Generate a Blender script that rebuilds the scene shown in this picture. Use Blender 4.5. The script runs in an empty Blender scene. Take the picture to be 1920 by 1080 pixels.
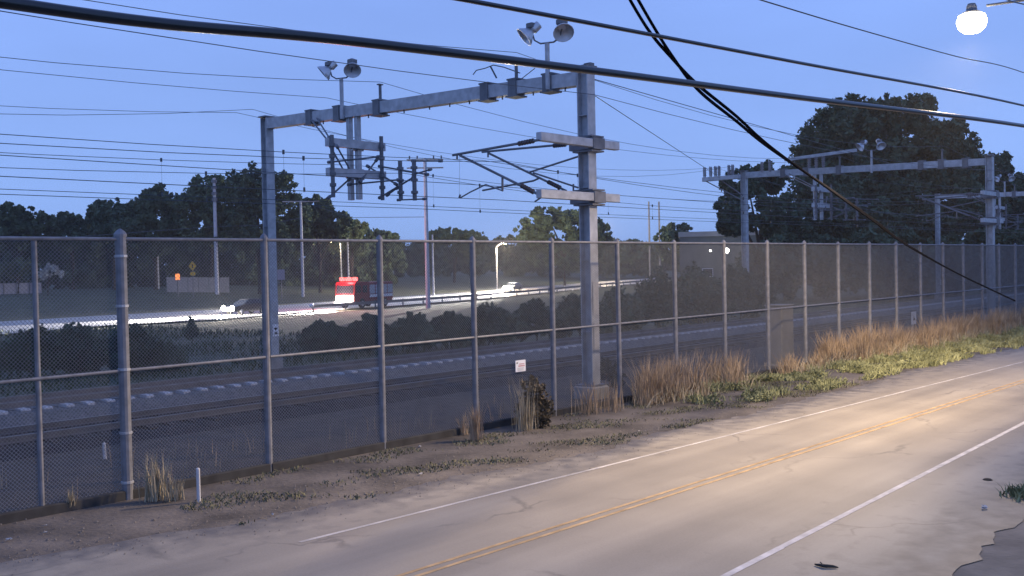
import bpy, math, random
import numpy as np
from mathutils import Vector
random.seed(7)
C = bpy.context.scene.collection
SC = bpy.context.scene

# ------------------------------------------------------------------ camera
# world: +X along the street (away, to the right), +Y towards the railway, Z up, street surface at z = 0
F = 1887.0                       # focal length in pixels of a 1920 wide picture
CAM = Vector((0, 0, 4.06))
TH, PT, RL = math.radians(41.85), math.radians(1.2), 0.0207
right0 = Vector((math.sin(TH), -math.cos(TH), 0))
fwd = Vector((math.cos(TH) * math.cos(PT), math.sin(TH) * math.cos(PT), -math.sin(PT)))
up0 = right0.cross(fwd)
RX = right0 * math.cos(RL) - up0 * math.sin(RL)
UX = up0 * math.cos(RL) + right0 * math.sin(RL)
cam_data = bpy.data.cameras.new('camera')
cam_data.sensor_width = 36
cam_data.lens = F / 1920 * 36
cam_data.clip_start = 0.1
cam_data.clip_end = 6000
cam = bpy.data.objects.new('camera', cam_data)
C.objects.link(cam)
from mathutils import Matrix
m3 = Matrix((RX, UX, -fwd)).transposed()
cam.matrix_world = Matrix.Translation(CAM) @ m3.to_4x4()
SC.camera = cam

# ------------------------------------------------------------------ dusk sky, faint last sun, exposure
world = bpy.data.worlds.new('World')
SC.world = world
world.use_nodes = True
nt = world.node_tree
bg = nt.nodes['Background']
tc = nt.nodes.new('ShaderNodeTexCoord')
sep = nt.nodes.new('ShaderNodeSeparateXYZ')
nt.links.new(tc.outputs['Generated'], sep.inputs[0])
ramp = nt.nodes.new('ShaderNodeValToRGB')
cr = ramp.color_ramp
cr.elements[0].position = 0.0; cr.elements[0].color = (0.285, 0.455, 0.875, 1)
cr.elements[1].position = 1.0; cr.elements[1].color = (0.18, 0.30, 0.76, 1)
e = cr.elements.new(0.10); e.color = (0.285, 0.465, 0.96, 1)
e = cr.elements.new(0.30); e.color = (0.27, 0.44, 1.0, 1)
nt.links.new(sep.outputs['Z'], ramp.inputs[0])
wn = nt.nodes.new('ShaderNodeTexNoise'); wn.inputs['Scale'].default_value = 2.2; wn.inputs['Detail'].default_value = 3
wm = nt.nodes.new('ShaderNodeMapping'); wm.inputs['Scale'].default_value = (1, 1, 4)
nt.links.new(tc.outputs['Generated'], wm.inputs[0]); nt.links.new(wm.outputs[0], wn.inputs['Vector'])
mr = nt.nodes.new('ShaderNodeMapRange'); mr.inputs[1].default_value = 0.3; mr.inputs[2].default_value = 0.7
mr.inputs[3].default_value = 0.92; mr.inputs[4].default_value = 1.07
nt.links.new(wn.outputs[0], mr.inputs[0])
mixw = nt.nodes.new('ShaderNodeVectorMath'); mixw.operation = 'SCALE'
nt.links.new(ramp.outputs[0], mixw.inputs[0]); nt.links.new(mr.outputs[0], mixw.inputs[3])
nt.links.new(mixw.outputs[0], bg.inputs['Color'])
bg.inputs['Strength'].default_value = 1.0

sun_data = bpy.data.lights.new('sun', 'SUN')
sun_data.energy = 0.03
sun_data.angle = math.radians(12)
sun_data.color = (1, 0.85, 0.75)
sun = bpy.data.objects.new('sun', sun_data)
C.objects.link(sun)
sun.rotation_euler = (math.radians(80), 0, math.radians(-150))

vs = SC.view_settings
vs.view_transform = 'Standard'
vs.look = 'None'
vs.exposure = 0.0
vs.gamma = 1.0
vs.use_curve_mapping = False
try:
    SC.cycles.max_bounces = 5
    SC.cycles.diffuse_bounces = 2
    SC.cycles.glossy_bounces = 3
    SC.cycles.use_light_tree = True
    SC.cycles.sample_clamp_indirect = 4
except Exception:
    pass


# ------------------------------------------------------------------ pixel -> world helpers (pixels of the 1920x1080 picture)
def ray(px, py):
    return fwd + RX * ((px - 960) / F) - UX * ((py - 540) / F)

def onX(px, py, X):
    d = ray(px, py); return CAM + d * ((X - CAM.x) / d.x)

def onY(px, py, Y):
    d = ray(px, py); return CAM + d * ((Y - CAM.y) / d.y)

def onZ(px, py, z=0.0):
    d = ray(px, py); return CAM + d * ((z - CAM.z) / d.z)

def atd(px, py, dep):
    return CAM + ray(px, py) * dep

def proj(P):
    v = P - CAM
    z = v.dot(fwd)
    return (960 + F * v.dot(RX) / z, 540 - F * v.dot(UX) / z, z)


# ------------------------------------------------------------------ materials
MATS = {}

def mat(name, col, rough=0.8, metal=0.0, var=0.25, scale=3.0, col2=None, bump=0.0, bscale=40.0, spec=0.3, detail=6.0):
    if name in MATS:
        return MATS[name]
    m = bpy.data.materials.new(name)
    m.use_nodes = True
    n = m.node_tree
    b = n.nodes['Principled BSDF']
    b.inputs['Roughness'].default_value = rough
    b.inputs['Metallic'].default_value = metal
    b.inputs['Specular IOR Level'].default_value = spec
    geo = n.nodes.new('ShaderNodeNewGeometry')
    no = n.nodes.new('ShaderNodeTexNoise')
    no.inputs['Scale'].default_value = scale
    no.inputs['Detail'].default_value = detail
    n.links.new(geo.outputs['Position'], no.inputs['Vector'])
    r = n.nodes.new('ShaderNodeValToRGB')
    c2 = col2 or tuple(min(1, c * (1 + var)) for c in col)
    c1 = tuple(c * (1 - var) for c in col)
    r.color_ramp.elements[0].position = 0.3
    r.color_ramp.elements[1].position = 0.7
    r.color_ramp.elements[0].color = (*c1, 1)
    r.color_ramp.elements[1].color = (*c2, 1)
    n.links.new(no.outputs[0], r.inputs[0])
    n.links.new(r.outputs[0], b.inputs['Base Color'])
    if bump:
        n2 = n.nodes.new('ShaderNodeTexNoise'); n2.inputs['Scale'].default_value = bscale; n2.inputs['Detail'].default_value = 3
        n.links.new(geo.outputs['Position'], n2.inputs['Vector'])
        bp = n.nodes.new('ShaderNodeBump'); bp.inputs['Strength'].default_value = bump; bp.inputs['Distance'].default_value = 0.03
        n.links.new(n2.outputs[0], bp.inputs['Height'])
        n.links.new(bp.outputs[0], b.inputs['Normal'])
    MATS[name] = m
    return m

def emit(name, col, strength):
    m = bpy.data.materials.new(name)
    m.use_nodes = True
    n = m.node_tree
    n.nodes.remove(n.nodes['Principled BSDF'])
    em = n.nodes.new('ShaderNodeEmission')
    em.inputs[0].default_value = (*col, 1)
    em.inputs[1].default_value = strength
    n.links.new(em.outputs[0], n.nodes['Material Output'].inputs[0])
    MATS[name] = m
    return m

STEEL = mat('galvanised_steel', (0.42, 0.43, 0.45), 0.55, 0.3, 0.2, 4)
STEELD = mat('weathered_steel', (0.17, 0.175, 0.19), 0.6, 0.3, 0.2, 3)
FENCEM = mat('fence_galvanised', (0.21, 0.212, 0.228), 0.6, 0.3, 0.2, 6)
MESHM = mat('fence_wire', (0.24, 0.245, 0.255), 0.55, 0.25, 0.1, 2)
RUSTR = mat('rusty_rail', (0.16, 0.12, 0.10), 0.6, 0.3, 0.3, 5)
CABLE = mat('black_cable', (0.012, 0.012, 0.014), 0.32, 0.0, 0.3, 20, spec=0.7)
WIREM = mat('hazed_copper_wire', (0.08, 0.095, 0.11), 0.5, 0.3, 0.2, 3)  # distance haze is put into the colour: wires painted lighter and bluer
CONC = mat('concrete', (0.30, 0.29, 0.28), 0.9, 0, 0.2, 4, bump=0.2)
CONCT = mat('concrete_tie', (0.42, 0.42, 0.43), 0.85, 0, 0.15, 8)
WOODT = mat('dark_tie', (0.05, 0.042, 0.038), 0.9, 0, 0.3, 8)
WHITE = mat('white_paint', (0.78, 0.78, 0.80), 0.5, 0, 0.05, 8)
BLACK = mat('black_paint', (0.015, 0.015, 0.018), 0.5, 0, 0.2, 8)
REDP = mat('red_print', (0.45, 0.06, 0.06), 0.6, 0, 0.1, 8)
POLEW = mat('weathered_wood_pole', (0.36, 0.34, 0.32), 0.9, 0, 0.2, 6)
BARK = mat('bark', (0.06, 0.05, 0.04), 0.95, 0, 0.3, 5)
GLASS = mat('dark_glass', (0.02, 0.022, 0.026), 0.12, 0, 0.1, 3, spec=0.6)
TYRE = mat('tyre_rubber', (0.02, 0.02, 0.02), 0.9, 0, 0.2, 10)
YELLOWS = mat('yellow_sign', (0.55, 0.36, 0.03), 0.5, 0, 0.1, 5)


# ------------------------------------------------------------------ mesh helper
class MB:
    def __init__(self):
        self.v = []; self.f = []

    def add(self, vs, fs):
        o = len(self.v)
        self.v += [tuple(p) for p in vs]
        self.f += [tuple(i + o for i in f) for f in fs]
        return self

    def box(self, c, s, ax=None, bev=0.0):
        x, y, z = (Vector((1, 0, 0)), Vector((0, 1, 0)), Vector((0, 0, 1))) if ax is None else ax
        c = Vector(c)
        if bev <= 0:
            P = [c + x * (sx * s[0] / 2) + y * (sy * s[1] / 2) + z * (sz * s[2] / 2)
                 for sz in (-1, 1) for sy in (-1, 1) for sx in (-1, 1)]
            return self.add(P, [(0, 2, 3, 1), (4, 5, 7, 6), (0, 1, 5, 4), (2, 6, 7, 3), (0, 4, 6, 2), (1, 3, 7, 5)])
        # chamfered in plan: octagon-like corners plus a slightly smaller top and bottom
        hx, hy, hz = s[0] / 2, s[1] / 2, s[2] / 2
        b = min(bev, hx * .9, hy * .9, hz * .9)
        pl = [(-hx + b, -hy), (hx - b, -hy), (hx, -hy + b), (hx, hy - b), (hx - b, hy), (-hx + b, hy), (-hx, hy - b), (-hx, -hy + b)]
        rings = [(-hz, 1 - b / hx, 1 - b / hy), (-hz + b, 1, 1), (hz - b, 1, 1), (hz, 1 - b / hx, 1 - b / hy)]
        P = []
        for (zz, fx, fy) in rings:
            for (a, d) in pl:
                P.append(c + x * (a * fx) + y * (d * fy) + z * zz)
        fs = []
        for r in range(3):
            for i in range(8):
                j = (i + 1) % 8
                fs.append((r * 8 + i, r * 8 + j, r * 8 + 8 + j, r * 8 + 8 + i))
        fs.append(tuple(reversed(range(8)))); fs.append(tuple(range(24, 32)))
        return self.add(P, fs)

    def bar(self, p0, p1, w, h, up=Vector((0, 0, 1)), ext=0.0):
        p0 = Vector(p0); p1 = Vector(p1)
        d = (p1 - p0); L = d.length; d.normalize()
        s = d.cross(up)
        if s.length < 1e-4: s = d.cross(Vector((0, 1, 0)))
        s.normalize(); u = s.cross(d)
        return self.box((p0 + p1) / 2, (L + 2 * ext, w, h), (d, s, u))

    def tube(self, pts, r, n=8, cap=True):
        pts = [Vector(p) for p in pts]
        rs = r if isinstance(r, (list, tuple)) else [r] * len(pts)
        P = []; fs = []
        for i, p in enumerate(pts):
            d = (pts[min(i + 1, len(pts) - 1)] - pts[max(i - 1, 0)]).normalized()
            a = d.cross(Vector((0, 0, 1)))
            if a.length < 1e-3: a = d.cross(Vector((1, 0, 0)))
            a.normalize(); b = a.cross(d)
            for k in range(n):
                t = 2 * math.pi * k / n
                P.append(p + (a * math.cos(t) + b * math.sin(t)) * rs[i])
        for i in range(len(pts) - 1):
            for k in range(n):
                k2 = (k + 1) % n
                fs.append((i * n + k, i * n + k2, i * n + n + k2, i * n + n + k))
        if cap:
            fs.append(tuple(range(n - 1, -1, -1)))
            o = (len(pts) - 1) * n
            fs.append(tuple(range(o, o + n)))
        return self.add(P, fs)

    def lathe(self, c, prof, axis=Vector((0, 0, 1)), n=16):
        pts = [Vector(c) + axis * z for (r, z) in prof]
        P = []; fs = []
        a = axis.cross(Vector((0, 0, 1)))
        if a.length < 1e-3: a = Vector((1, 0, 0))
        a.normalize(); b = a.cross(axis)
        for (r, z), p in zip(prof, pts):
            for k in range(n):
                t = 2 * math.pi * k / n
                P.append(p + (a * math.cos(t) + b * math.sin(t)) * r)
        for i in range(len(prof) - 1):
            for k in range(n):
                k2 = (k + 1) % n
                fs.append((i * n + k, i * n + n + k, i * n + n + k2, i * n + k2))
        return self.add(P, fs)

    def prism(self, poly, d):
        poly = [Vector(p) for p in poly]; d = Vector(d); n = len(poly)
        fs = [tuple(range(n - 1, -1, -1)), tuple(range(n, 2 * n))]
        for i in range(n):
            j = (i + 1) % n
            fs.append((i, j, n + j, n + i))
        return self.add(poly + [p + d for p in poly], fs)

    def build(self, name, m, parent=None, smooth=False, loc=None):
        """one mesh object; vertices given in world space are stored relative to the thing's base"""
        o0 = Vector((0, 0, 0))
        q = parent
        while q is not None:
            o0 += q.location; q = q.parent
        me = bpy.data.meshes.new(name)
        if loc is not None:
            me.from_pydata(self.v, [], self.f)
        else:
            me.from_pydata([(a - o0.x, b - o0.y, c - o0.z) for a, b, c in self.v], [], self.f)
        me.materials.append(m)
        if smooth:
            me.polygons.foreach_set('use_smooth', [True] * len(me.polygons))
        o = bpy.data.objects.new(name, me)
        C.objects.link(o)
        if parent is not None: o.parent = parent
        if loc is not None: o.location = loc
        return o


def tag(o, label=None, cat=None, group=None, kind=None):
    if label: o['label'] = label
    if cat: o['category'] = cat
    if group: o['group'] = group
    if kind: o['kind'] = kind
    return o

def thing(name, label, cat, loc, group=None):
    o = bpy.data.objects.new(name, None)
    o.empty_display_size = 0.2
    C.objects.link(o); o.location = loc
    return tag(o, label, cat, group)

KIDS = {}

def copy_tree(o, parent=None):
    c = o.copy(); C.objects.link(c)
    if parent is not None: c.parent = parent
    for ch in list(o.children):
        copy_tree(ch, c)
    return c

def dup(o, parent, loc):
    c = o.copy(); C.objects.link(c); c.parent = parent; c.location = loc
    return c

def struct(name, mb, m):
    o = mb.build(name, m); o['kind'] = 'structure'; return o

def fast_mesh(name, verts, quads, m, parent=None):
    """numpy verts (N,3) and quads (M,4) or tris (M,3)"""
    o0 = Vector((0, 0, 0)); q = parent
    while q is not None:
        o0 += q.location; q = q.parent
    verts = verts - np.array(o0)
    k = quads.shape[1]
    me = bpy.data.meshes.new(name)
    me.vertices.add(len(verts)); me.vertices.foreach_set('co', verts.astype(np.float32).ravel())
    me.loops.add(quads.size); me.loops.foreach_set('vertex_index', quads.astype(np.int32).ravel())
    me.polygons.add(len(quads))
    me.polygons.foreach_set('loop_start', np.arange(0, quads.size, k, dtype=np.int32))
    me.polygons.foreach_set('loop_total', np.full(len(quads), k, dtype=np.int32))
    me.update(calc_edges=True)
    me.materials.append(m)
    o = bpy.data.objects.new(name, me); C.objects.link(o)
    if parent is not None: o.parent = parent
    return o


# ------------------------------------------------------------------ ground and roads
def grid_sheet(xs, ys, zf):
    mb = MB()
    P = [(x, y, zf(x, y)) for y in ys for x in xs]
    n = len(xs)
    fs = [(j * n + i, j * n + i + 1, j * n + n + i + 1, j * n + n + i) for j in range(len(ys) - 1) for i in range(n - 1)]
    mb.add(P, fs); return mb

def sstep(a, b, t):
    t = max(0.0, min(1.0, (t - a) / (b - a))); return t * t * (3 - 2 * t)

GRASSM = mat('rough_grass', (0.06, 0.072, 0.04), 0.95, 0, 0.45, 0.6, bump=0.6, bscale=6)
def terr(x, y):
    z = -0.06
    z += 1.7 * sstep(103, 150, y - max(0, (x - 72)) * 0.42)
    return z
xs = [-200, -100, -50, -20, 0, 20, 40, 60, 72, 85, 100, 115, 130, 150, 175, 200, 230, 260, 300, 350, 400, 500, 700, 1100]
ys = [-60, -30, 3, 10, 14, 18, 22, 30, 36, 44, 55, 70, 85, 95, 103, 110, 120, 130, 140, 150, 165, 180, 200, 230, 260, 300, 400, 600, 1100]
struct('ground', grid_sheet(xs, ys, terr), GRASSM)

def road_material():
    m = bpy.data.materials.new('weathered_asphalt'); m.use_nodes = True
    n = m.node_tree; b = n.nodes['Principled BSDF']
    b.inputs['Roughness'].default_value = 0.6
    b.inputs['Specular IOR Level'].default_value = 0.5
    g = n.nodes.new('ShaderNodeNewGeometry')
    mp = n.nodes.new('ShaderNodeMapping'); mp.inputs['Scale'].default_value = (0.05, 0.9, 1)
    n.links.new(g.outputs['Position'], mp.inputs[0])
    streak = n.nodes.new('ShaderNodeTexNoise'); streak.inputs['Scale'].default_value = 1.0; streak.inputs['Detail'].default_value = 5
    n.links.new(mp.outputs[0], streak.inputs['Vector'])
    fine = n.nodes.new('ShaderNodeTexNoise'); fine.inputs['Scale'].default_value = 25; fine.inputs['Detail'].default_value = 8
    n.links.new(g.outputs['Position'], fine.inputs['Vector'])
    patch = n.nodes.new('ShaderNodeTexNoise'); patch.inputs['Scale'].default_value = 0.45; patch.inputs['Detail'].default_value = 5
    n.links.new(g.outputs['Position'], patch.inputs['Vector'])
    a1 = n.nodes.new('ShaderNodeMath'); a1.operation = 'MULTIPLY_ADD'; a1.inputs[1].default_value = 0.6
    n.links.new(streak.outputs[0], a1.inputs[0]); 
    a2 = n.nodes.new('ShaderNodeMath'); a2.operation = 'MULTIPLY'; a2.inputs[1].default_value = 0.18
    n.links.new(fine.outputs[0], a2.inputs[0]); n.links.new(a2.outputs[0], a1.inputs[2])
    a3 = n.nodes.new('ShaderNodeMath'); a3.operation = 'MULTIPLY_ADD'; a3.inputs[1].default_value = 0.4
    n.links.new(patch.outputs[0], a3.inputs[0]); n.links.new(a1.outputs[0], a3.inputs[2])
    r = n.nodes.new('ShaderNodeValToRGB')
    r.color_ramp.elements[0].position = 0.38; r.color_ramp.elements[0].color = (0.175, 0.152, 0.118, 1)
    r.color_ramp.elements[1].position = 0.70; r.color_ramp.elements[1].color = (0.315, 0.278, 0.218, 1)
    n.links.new(a3.outputs[0], r.inputs[0])
    # fine dark cracks: thin cell borders, broken up by noise
    vo = n.nodes.new('ShaderNodeTexVoronoi'); vo.feature = 'DISTANCE_TO_EDGE'; vo.inputs['Scale'].default_value = 0.24
    wob = n.nodes.new('ShaderNodeTexNoise'); wob.inputs['Scale'].default_value = 1.3; wob.inputs['Detail'].default_value = 4
    n.links.new(g.outputs['Position'], wob.inputs['Vector'])
    va = n.nodes.new('ShaderNodeVectorMath'); va.operation = 'MULTIPLY_ADD'; va.inputs[1].default_value = (1.1, 1.1, 0)
    n.links.new(wob.outputs['Color'], va.inputs[0]); n.links.new(g.outputs['Position'], va.inputs[2])
    n.links.new(va.outputs[0], vo.inputs['Vector'])
    lt = n.nodes.new('ShaderNodeMapRange'); lt.inputs[1].default_value = 0.0; lt.inputs[2].default_value = 0.010
    lt.inputs[3].default_value = 0.62; lt.inputs[4].default_value = 1.0
    n.links.new(vo.outputs['Distance'], lt.inputs[0])
    gate = n.nodes.new('ShaderNodeMapRange'); gate.inputs[1].default_value = 0.48; gate.inputs[2].default_value = 0.6
    n.links.new(patch.outputs[0], gate.inputs[0])
    mx = n.nodes.new('ShaderNodeMix'); mx.data_type = 'FLOAT'; mx.inputs[2].default_value = 1.0
    n.links.new(gate.outputs[0], mx.inputs[0]); n.links.new(lt.outputs[0], mx.inputs[3])
    sc = n.nodes.new('ShaderNodeVectorMath'); sc.operation = 'SCALE'
    n.links.new(r.outputs[0], sc.inputs[0]); n.links.new(mx.outputs[0], sc.inputs[3])
    # tyre-polished wheel tracks and the oily strip between them run along each lane
    sy = n.nodes.new('ShaderNodeSeparateXYZ'); n.links.new(g.outputs['Position'], sy.inputs[0])
    wv_ = n.nodes.new('ShaderNodeMath'); wv_.operation = 'MULTIPLY_ADD'; wv_.inputs[1].default_value = 2 * math.pi / 1.45; wv_.inputs[2].default_value = .8
    n.links.new(sy.outputs['Y'], wv_.inputs[0])
    wc_ = n.nodes.new('ShaderNodeMath'); wc_.operation = 'SINE'; n.links.new(wv_.outputs[0], wc_.inputs[0])
    wr_ = n.nodes.new('ShaderNodeMapRange'); wr_.inputs[1].default_value = -1; wr_.inputs[2].default_value = 1; wr_.inputs[3].default_value = .90; wr_.inputs[4].default_value = 1.04
    n.links.new(wc_.outputs[0], wr_.inputs[0])
    s2 = n.nodes.new('ShaderNodeVectorMath'); s2.operation = 'SCALE'
    n.links.new(sc.outputs[0], s2.inputs[0]); n.links.new(wr_.outputs[0], s2.inputs[3])
    # washed-on dust along both ragged edges (vertex attribute), broken up by noise
    at_ = n.nodes.new('ShaderNodeAttribute'); at_.attribute_name = 'dust'
    dn_ = n.nodes.new('ShaderNodeTexNoise'); dn_.inputs['Scale'].default_value = 2.4; dn_.inputs['Detail'].default_value = 8
    n.links.new(g.outputs['Position'], dn_.inputs['Vector'])
    dm_ = n.nodes.new('ShaderNodeMath'); dm_.operation = 'MULTIPLY_ADD'; dm_.inputs[1].default_value = 2.4; dm_.inputs[2].default_value = -1.75
    n.links.new(dn_.outputs[0], dm_.inputs[0])
    da_ = n.nodes.new('ShaderNodeMath'); da_.operation = 'MULTIPLY_ADD'; da_.inputs[1].default_value = 1.45; da_.use_clamp = True
    n.links.new(at_.outputs['Fac'], da_.inputs[0]); n.links.new(dm_.outputs[0], da_.inputs[2])
    dx_ = n.nodes.new('ShaderNodeMix'); dx_.data_type = 'RGBA'; dx_.inputs[7].default_value = (.105, .093, .080, 1)
    n.links.new(da_.outputs[0], dx_.inputs[0]); n.links.new(s2.outputs[0], dx_.inputs[6])
    n.links.new(dx_.outputs[2], b.inputs['Base Color'])
    bp = n.nodes.new('ShaderNodeBump'); bp.inputs['Strength'].default_value = 0.25; bp.inputs['Distance'].default_value = 0.01
    n.links.new(fine.outputs[0], bp.inputs['Height']); n.links.new(bp.outputs[0], b.inputs['Normal'])
    return m

DIRT = mat('verge_dirt', (0.095, 0.083, 0.072), 0.95, 0, 0.35, 0.8, col2=(0.175, 0.152, 0.13), bump=0.7, bscale=9, detail=9)
GRAVEL = mat('yard_gravel', (0.068, 0.058, 0.048), 0.95, 0, 0.3, 2.2, bump=0.9, bscale=14, detail=9)
BALL1 = mat('dark_ballast', (0.035, 0.033, 0.034), 0.95, 0, 0.4, 9, bump=1.0, bscale=16)
BALL2 = mat('pale_ballast', (0.12, 0.12, 0.12), 0.95, 0, 0.35, 9, bump=1.0, bscale=16)
xr = list(np.linspace(-40, 220, 53))
rng = np.random.default_rng(3)
# street: far edge wavers a little against the dirt
def edge(x, base, amp, ph=0.0):
    return base + amp * (math.sin(x * 0.31 + ph) * 0.5 + math.sin(x * 0.83 + 1.3 + ph) * 0.3 + math.sin(x * 2.1 + ph * 2) * 0.2)
xe = list(np.arange(-40, 10, 0.8)) + list(np.arange(10, 60, .22)) + list(np.arange(60, 220, .8))
def strip(fa, fb, za, zb, nseg=1):
    mb = MB(); P = []; n = nseg + 1
    for x in xe:
        ya, yb = fa(x), fb(x)
        for k in range(n):
            t = k / nseg
            P.append((x, ya + (yb - ya) * t, za + (zb - za) * t))
    fs = []
    for i in range(len(xe) - 1):
        for k in range(nseg):
            fs.append((i * n + k, i * n + n + k, i * n + n + k + 1, i * n + k + 1))
    return mb.add(P, fs)
EP = [onZ(a, b, 0) for a, b in ((-300, 1110), (-100, 1072), (100, 1034), (300, 1000), (700, 925), (1120, 848), (1560, 733), (1920, 645))]
def far_edge(x):
    if x <= EP[0].x: y = EP[0].y
    elif x >= EP[-1].x: y = EP[-1].y
    else:
        for a, b in zip(EP[:-1], EP[1:]):
            if a.x <= x <= b.x: y = a.y + (b.y - a.y) * (x - a.x) / (b.x - a.x); break
    k = int(math.floor(x * 3)); t = x * 3 - k
    n0, n1 = [math.sin(v * 127.1) * 43758.5453 % 1 - .5 for v in (k, k + 1)]
    return edge(x, y, .3, 2.0) + .20 * (n0 + (n1 - n0) * t) + .06 * math.sin(x * 9.7)
struct('verge', strip(lambda x: 11.5, lambda x: 17.6, -0.012, -0.012), DIRT)
struct('railway_yard', strip(lambda x: 17.55, lambda x: 24.6, -0.008, 0.0), GRAVEL)
def road_sheet():
    P = []; D = []
    for x in xe:
        a, b = edge(x, 4.55, .3) + .06 * math.sin(x * 6.1) + .035 * math.sin(x * 15.7 + 1), far_edge(x)
        for y, dd in ((a, 1), (a + .4, .85), (a + 1.3, .35), ((a + b) / 2, 0), (b - 2.2, .0), (b - 1.2, .35), (b - .5, .7), (b - .15, .92), (b, 1)):
            P.append((x, y, 0)); D.append(dd)
    n = 9; mb = MB()
    mb.add(P, [(i * n + k, i * n + n + k, i * n + n + k + 1, i * n + k + 1) for i in range(len(xe) - 1) for k in range(n - 1)])
    o = struct('road', mb, road_material())
    at = o.data.attributes.new('dust', 'FLOAT', 'POINT'); at.data.foreach_set('value', D)
road_sheet()
SHOULD = mat('cracked_shoulder', (0.225, 0.19, 0.145), 0.95, 0, 0.3, 1.3, bump=0.6, bscale=12, detail=9)
struct('pavement', strip(lambda x: -4.0, lambda x: 5.2, -0.012, -0.012), SHOULD)

YEL = mat('yellow_line_paint', (0.38, 0.265, 0.14), 0.75, 0, 0.3, 3)
WLINE = mat('white_line_paint', (0.55, 0.52, 0.48), 0.75, 0, 0.25, 4)
WLINEW = mat('worn_white_paint', (0.42, 0.40, 0.38), 0.8, 0, 0.3, 1.5)
def line(y, w, m, name, x0=-30, x1=210, worn=0.0, slope=0.0):
    mb = MB(); x = x0
    while x < x1:
        L = random.uniform(0.8, 3.2)
        if random.random() >= worn:
            yy = y + slope * x; yy2 = y + slope * (x + L)
            a, b = random.uniform(-.006, .006), random.uniform(-.006, .006)
            mb.add([(x, yy - w / 2 + a, 0.004), (x + L, yy2 - w / 2 + b, 0.004), (x + L, yy2 + w / 2 + a, 0.004), (x, yy + w / 2 + b, 0.004)], [(0, 1, 2, 3)])
        x += L + (random.uniform(0.1, 0.5) if worn else -0.0)
    return struct(name, mb, m)
def pline(a, b, off, w, m, worn=0.0, x0=-12, x1=150):
    P, Q = onZ(*a), onZ(*b); sl = (Q.y - P.y) / (Q.x - P.x)
    return P.y - sl * P.x + off, sl
for off in (-.10, .10):
    y0, sl = pline((765, 1080), (1760, 765), off, .08, YEL); line(y0, .075, YEL, 'road_centre_line', -12, 120, slope=sl)
y0, sl = pline((1360, 1080), (1920, 793), 0, .12, WLINE); line(y0, .105, WLINE, 'road_edge_line', -12, 120, slope=sl)
y0, sl = pline((870, 940), (1560, 768), 0, .1, WLINEW); line(y0, .085, WLINEW, 'road_edge_line', 9, 42, slope=sl)

# track beds: two low ballast banks
def bank(y0, y1, ztop, name, m, sh=0.9):
    mb = MB(); P = []; n = 4
    for i, x in enumerate(xe):
        w = rng.normal(0, .05, 4)
        P += [(x, y0 - sh + w[0], -0.03), (x, y0, ztop + w[1] * .4), (x, y1, ztop + w[2] * .4), (x, y1 + sh + w[3], -0.03)]
    fs = []
    for i in range(len(xe) - 1):
        for k in range(3):
            fs.append((i * n + k, i * n + n + k, i * n + n + k + 1, i * n + k + 1))
    return struct(name, mb.add(P, fs), m)
bank(23.6, 26.6, 0.16, 'track_bed', BALL1, 0.5)
bank(28.0, 31.6, 0.34, 'track_bed', BALL2, 0.9)

# ------------------------------------------------------------------ railway tracks
def rail_mesh(x0, x1):
    prof = [(-.075, 0), (.075, 0), (.075, .015), (.012, .035), (.012, .12), (.036, .13), (.036, .165), (-.036, .165), (-.036, .13), (-.012, .12), (-.012, .035), (-.075, .015)]
    mb = MB()
    mb.prism([(x0, a, b) for a, b in prof], (x1 - x0, 0, 0))
    return mb
RAILM = mat('worn_rail_steel', (0.16, 0.155, 0.16), 0.4, 0.6, 0.2, 3)
def track(yc, z, tie_m, label, x0=-10, x1=190):
    t = thing('railway_track', label, 'railway track', (x0, yc, z), 'railway tracks behind the fence')
    for s in (-.75, .75):
        rb = rail_mesh(0, x1 - x0)
        rb.build('rail', RAILM, t, loc=(0, s, 0.02))
    tb = MB()
    # tie with sloped shoulders: higher at the ends, dished in the middle
    prof = [(-1.3, -.2), (1.3, -.2), (1.3, -.01), (1.24, .02), (.5, .02), (.3, -.03), (-.3, -.03), (-.5, .02), (-1.24, .02), (-1.3, -.01)]
    tb.prism([(-.12, a, b) for a, b in prof], (.24, 0, 0))
    first = tb.build('tie', tie_m, t, loc=(0.3, 0, 0))
    n = int((x1 - x0) / .61)
    rest = MB()
    for k in range(1, n):
        if k < 130:
            dup(first, t, (0.3 + k * .61, random.uniform(-.02, .02), random.uniform(-.012, .012)))
        else:
            xx = 0.3 + k * .61
            rest.prism([(xx - .12 + x0, a + yc, b + z) for a, b in prof], (.24, 0, 0))
    r = rest.build('tie_run', tie_m, t); r['kind'] = 'stuff'
    return t
track(25.1, 0.17, WOODT, 'nearer railway track with dark ties, just behind the gravel yard')
track(29.8, 0.39, CONCT, 'farther railway track whose pale tie ends form a dashed line')

# ------------------------------------------------------------------ chain link fence
YFN, FH, X0, SP = 17.4, 4.74, 8.85, 3.05
fence = thing('chain_link_fence', 'tall grey chain-link fence between the street verge and the railway', 'fence', (X0, YFN, 0))
def post_mb(r, h):
    mb = MB()
    mb.tube([(0, 0, -.1), (0, 0, h)], r, 12)
    mb.lathe((0, 0, h), [(r * 1.15, -.05), (r * 1.15, .0), (r * .8, .05), (r * .25, .09), (.001, .1)], n=12)
    return mb
KS = list(range(-4, 24))
pm = None
for k in KS:
    if k == 0: continue
    if pm is None:
        pm = post_mb(0.072, FH).build('post', FENCEM, fence, smooth=False, loc=(k * SP, 0, 0))
    else:
        c = dup(pm, fence, (k * SP, random.uniform(-.02, .02), random.uniform(-.02, .02)))
        c.rotation_euler = (random.uniform(-.003, .003), random.uniform(-.004, .004), 0)
tp = post_mb(0.098, FH + .06).build('terminal_post', FENCEM, fence, loc=(0, 0, 0))
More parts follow.
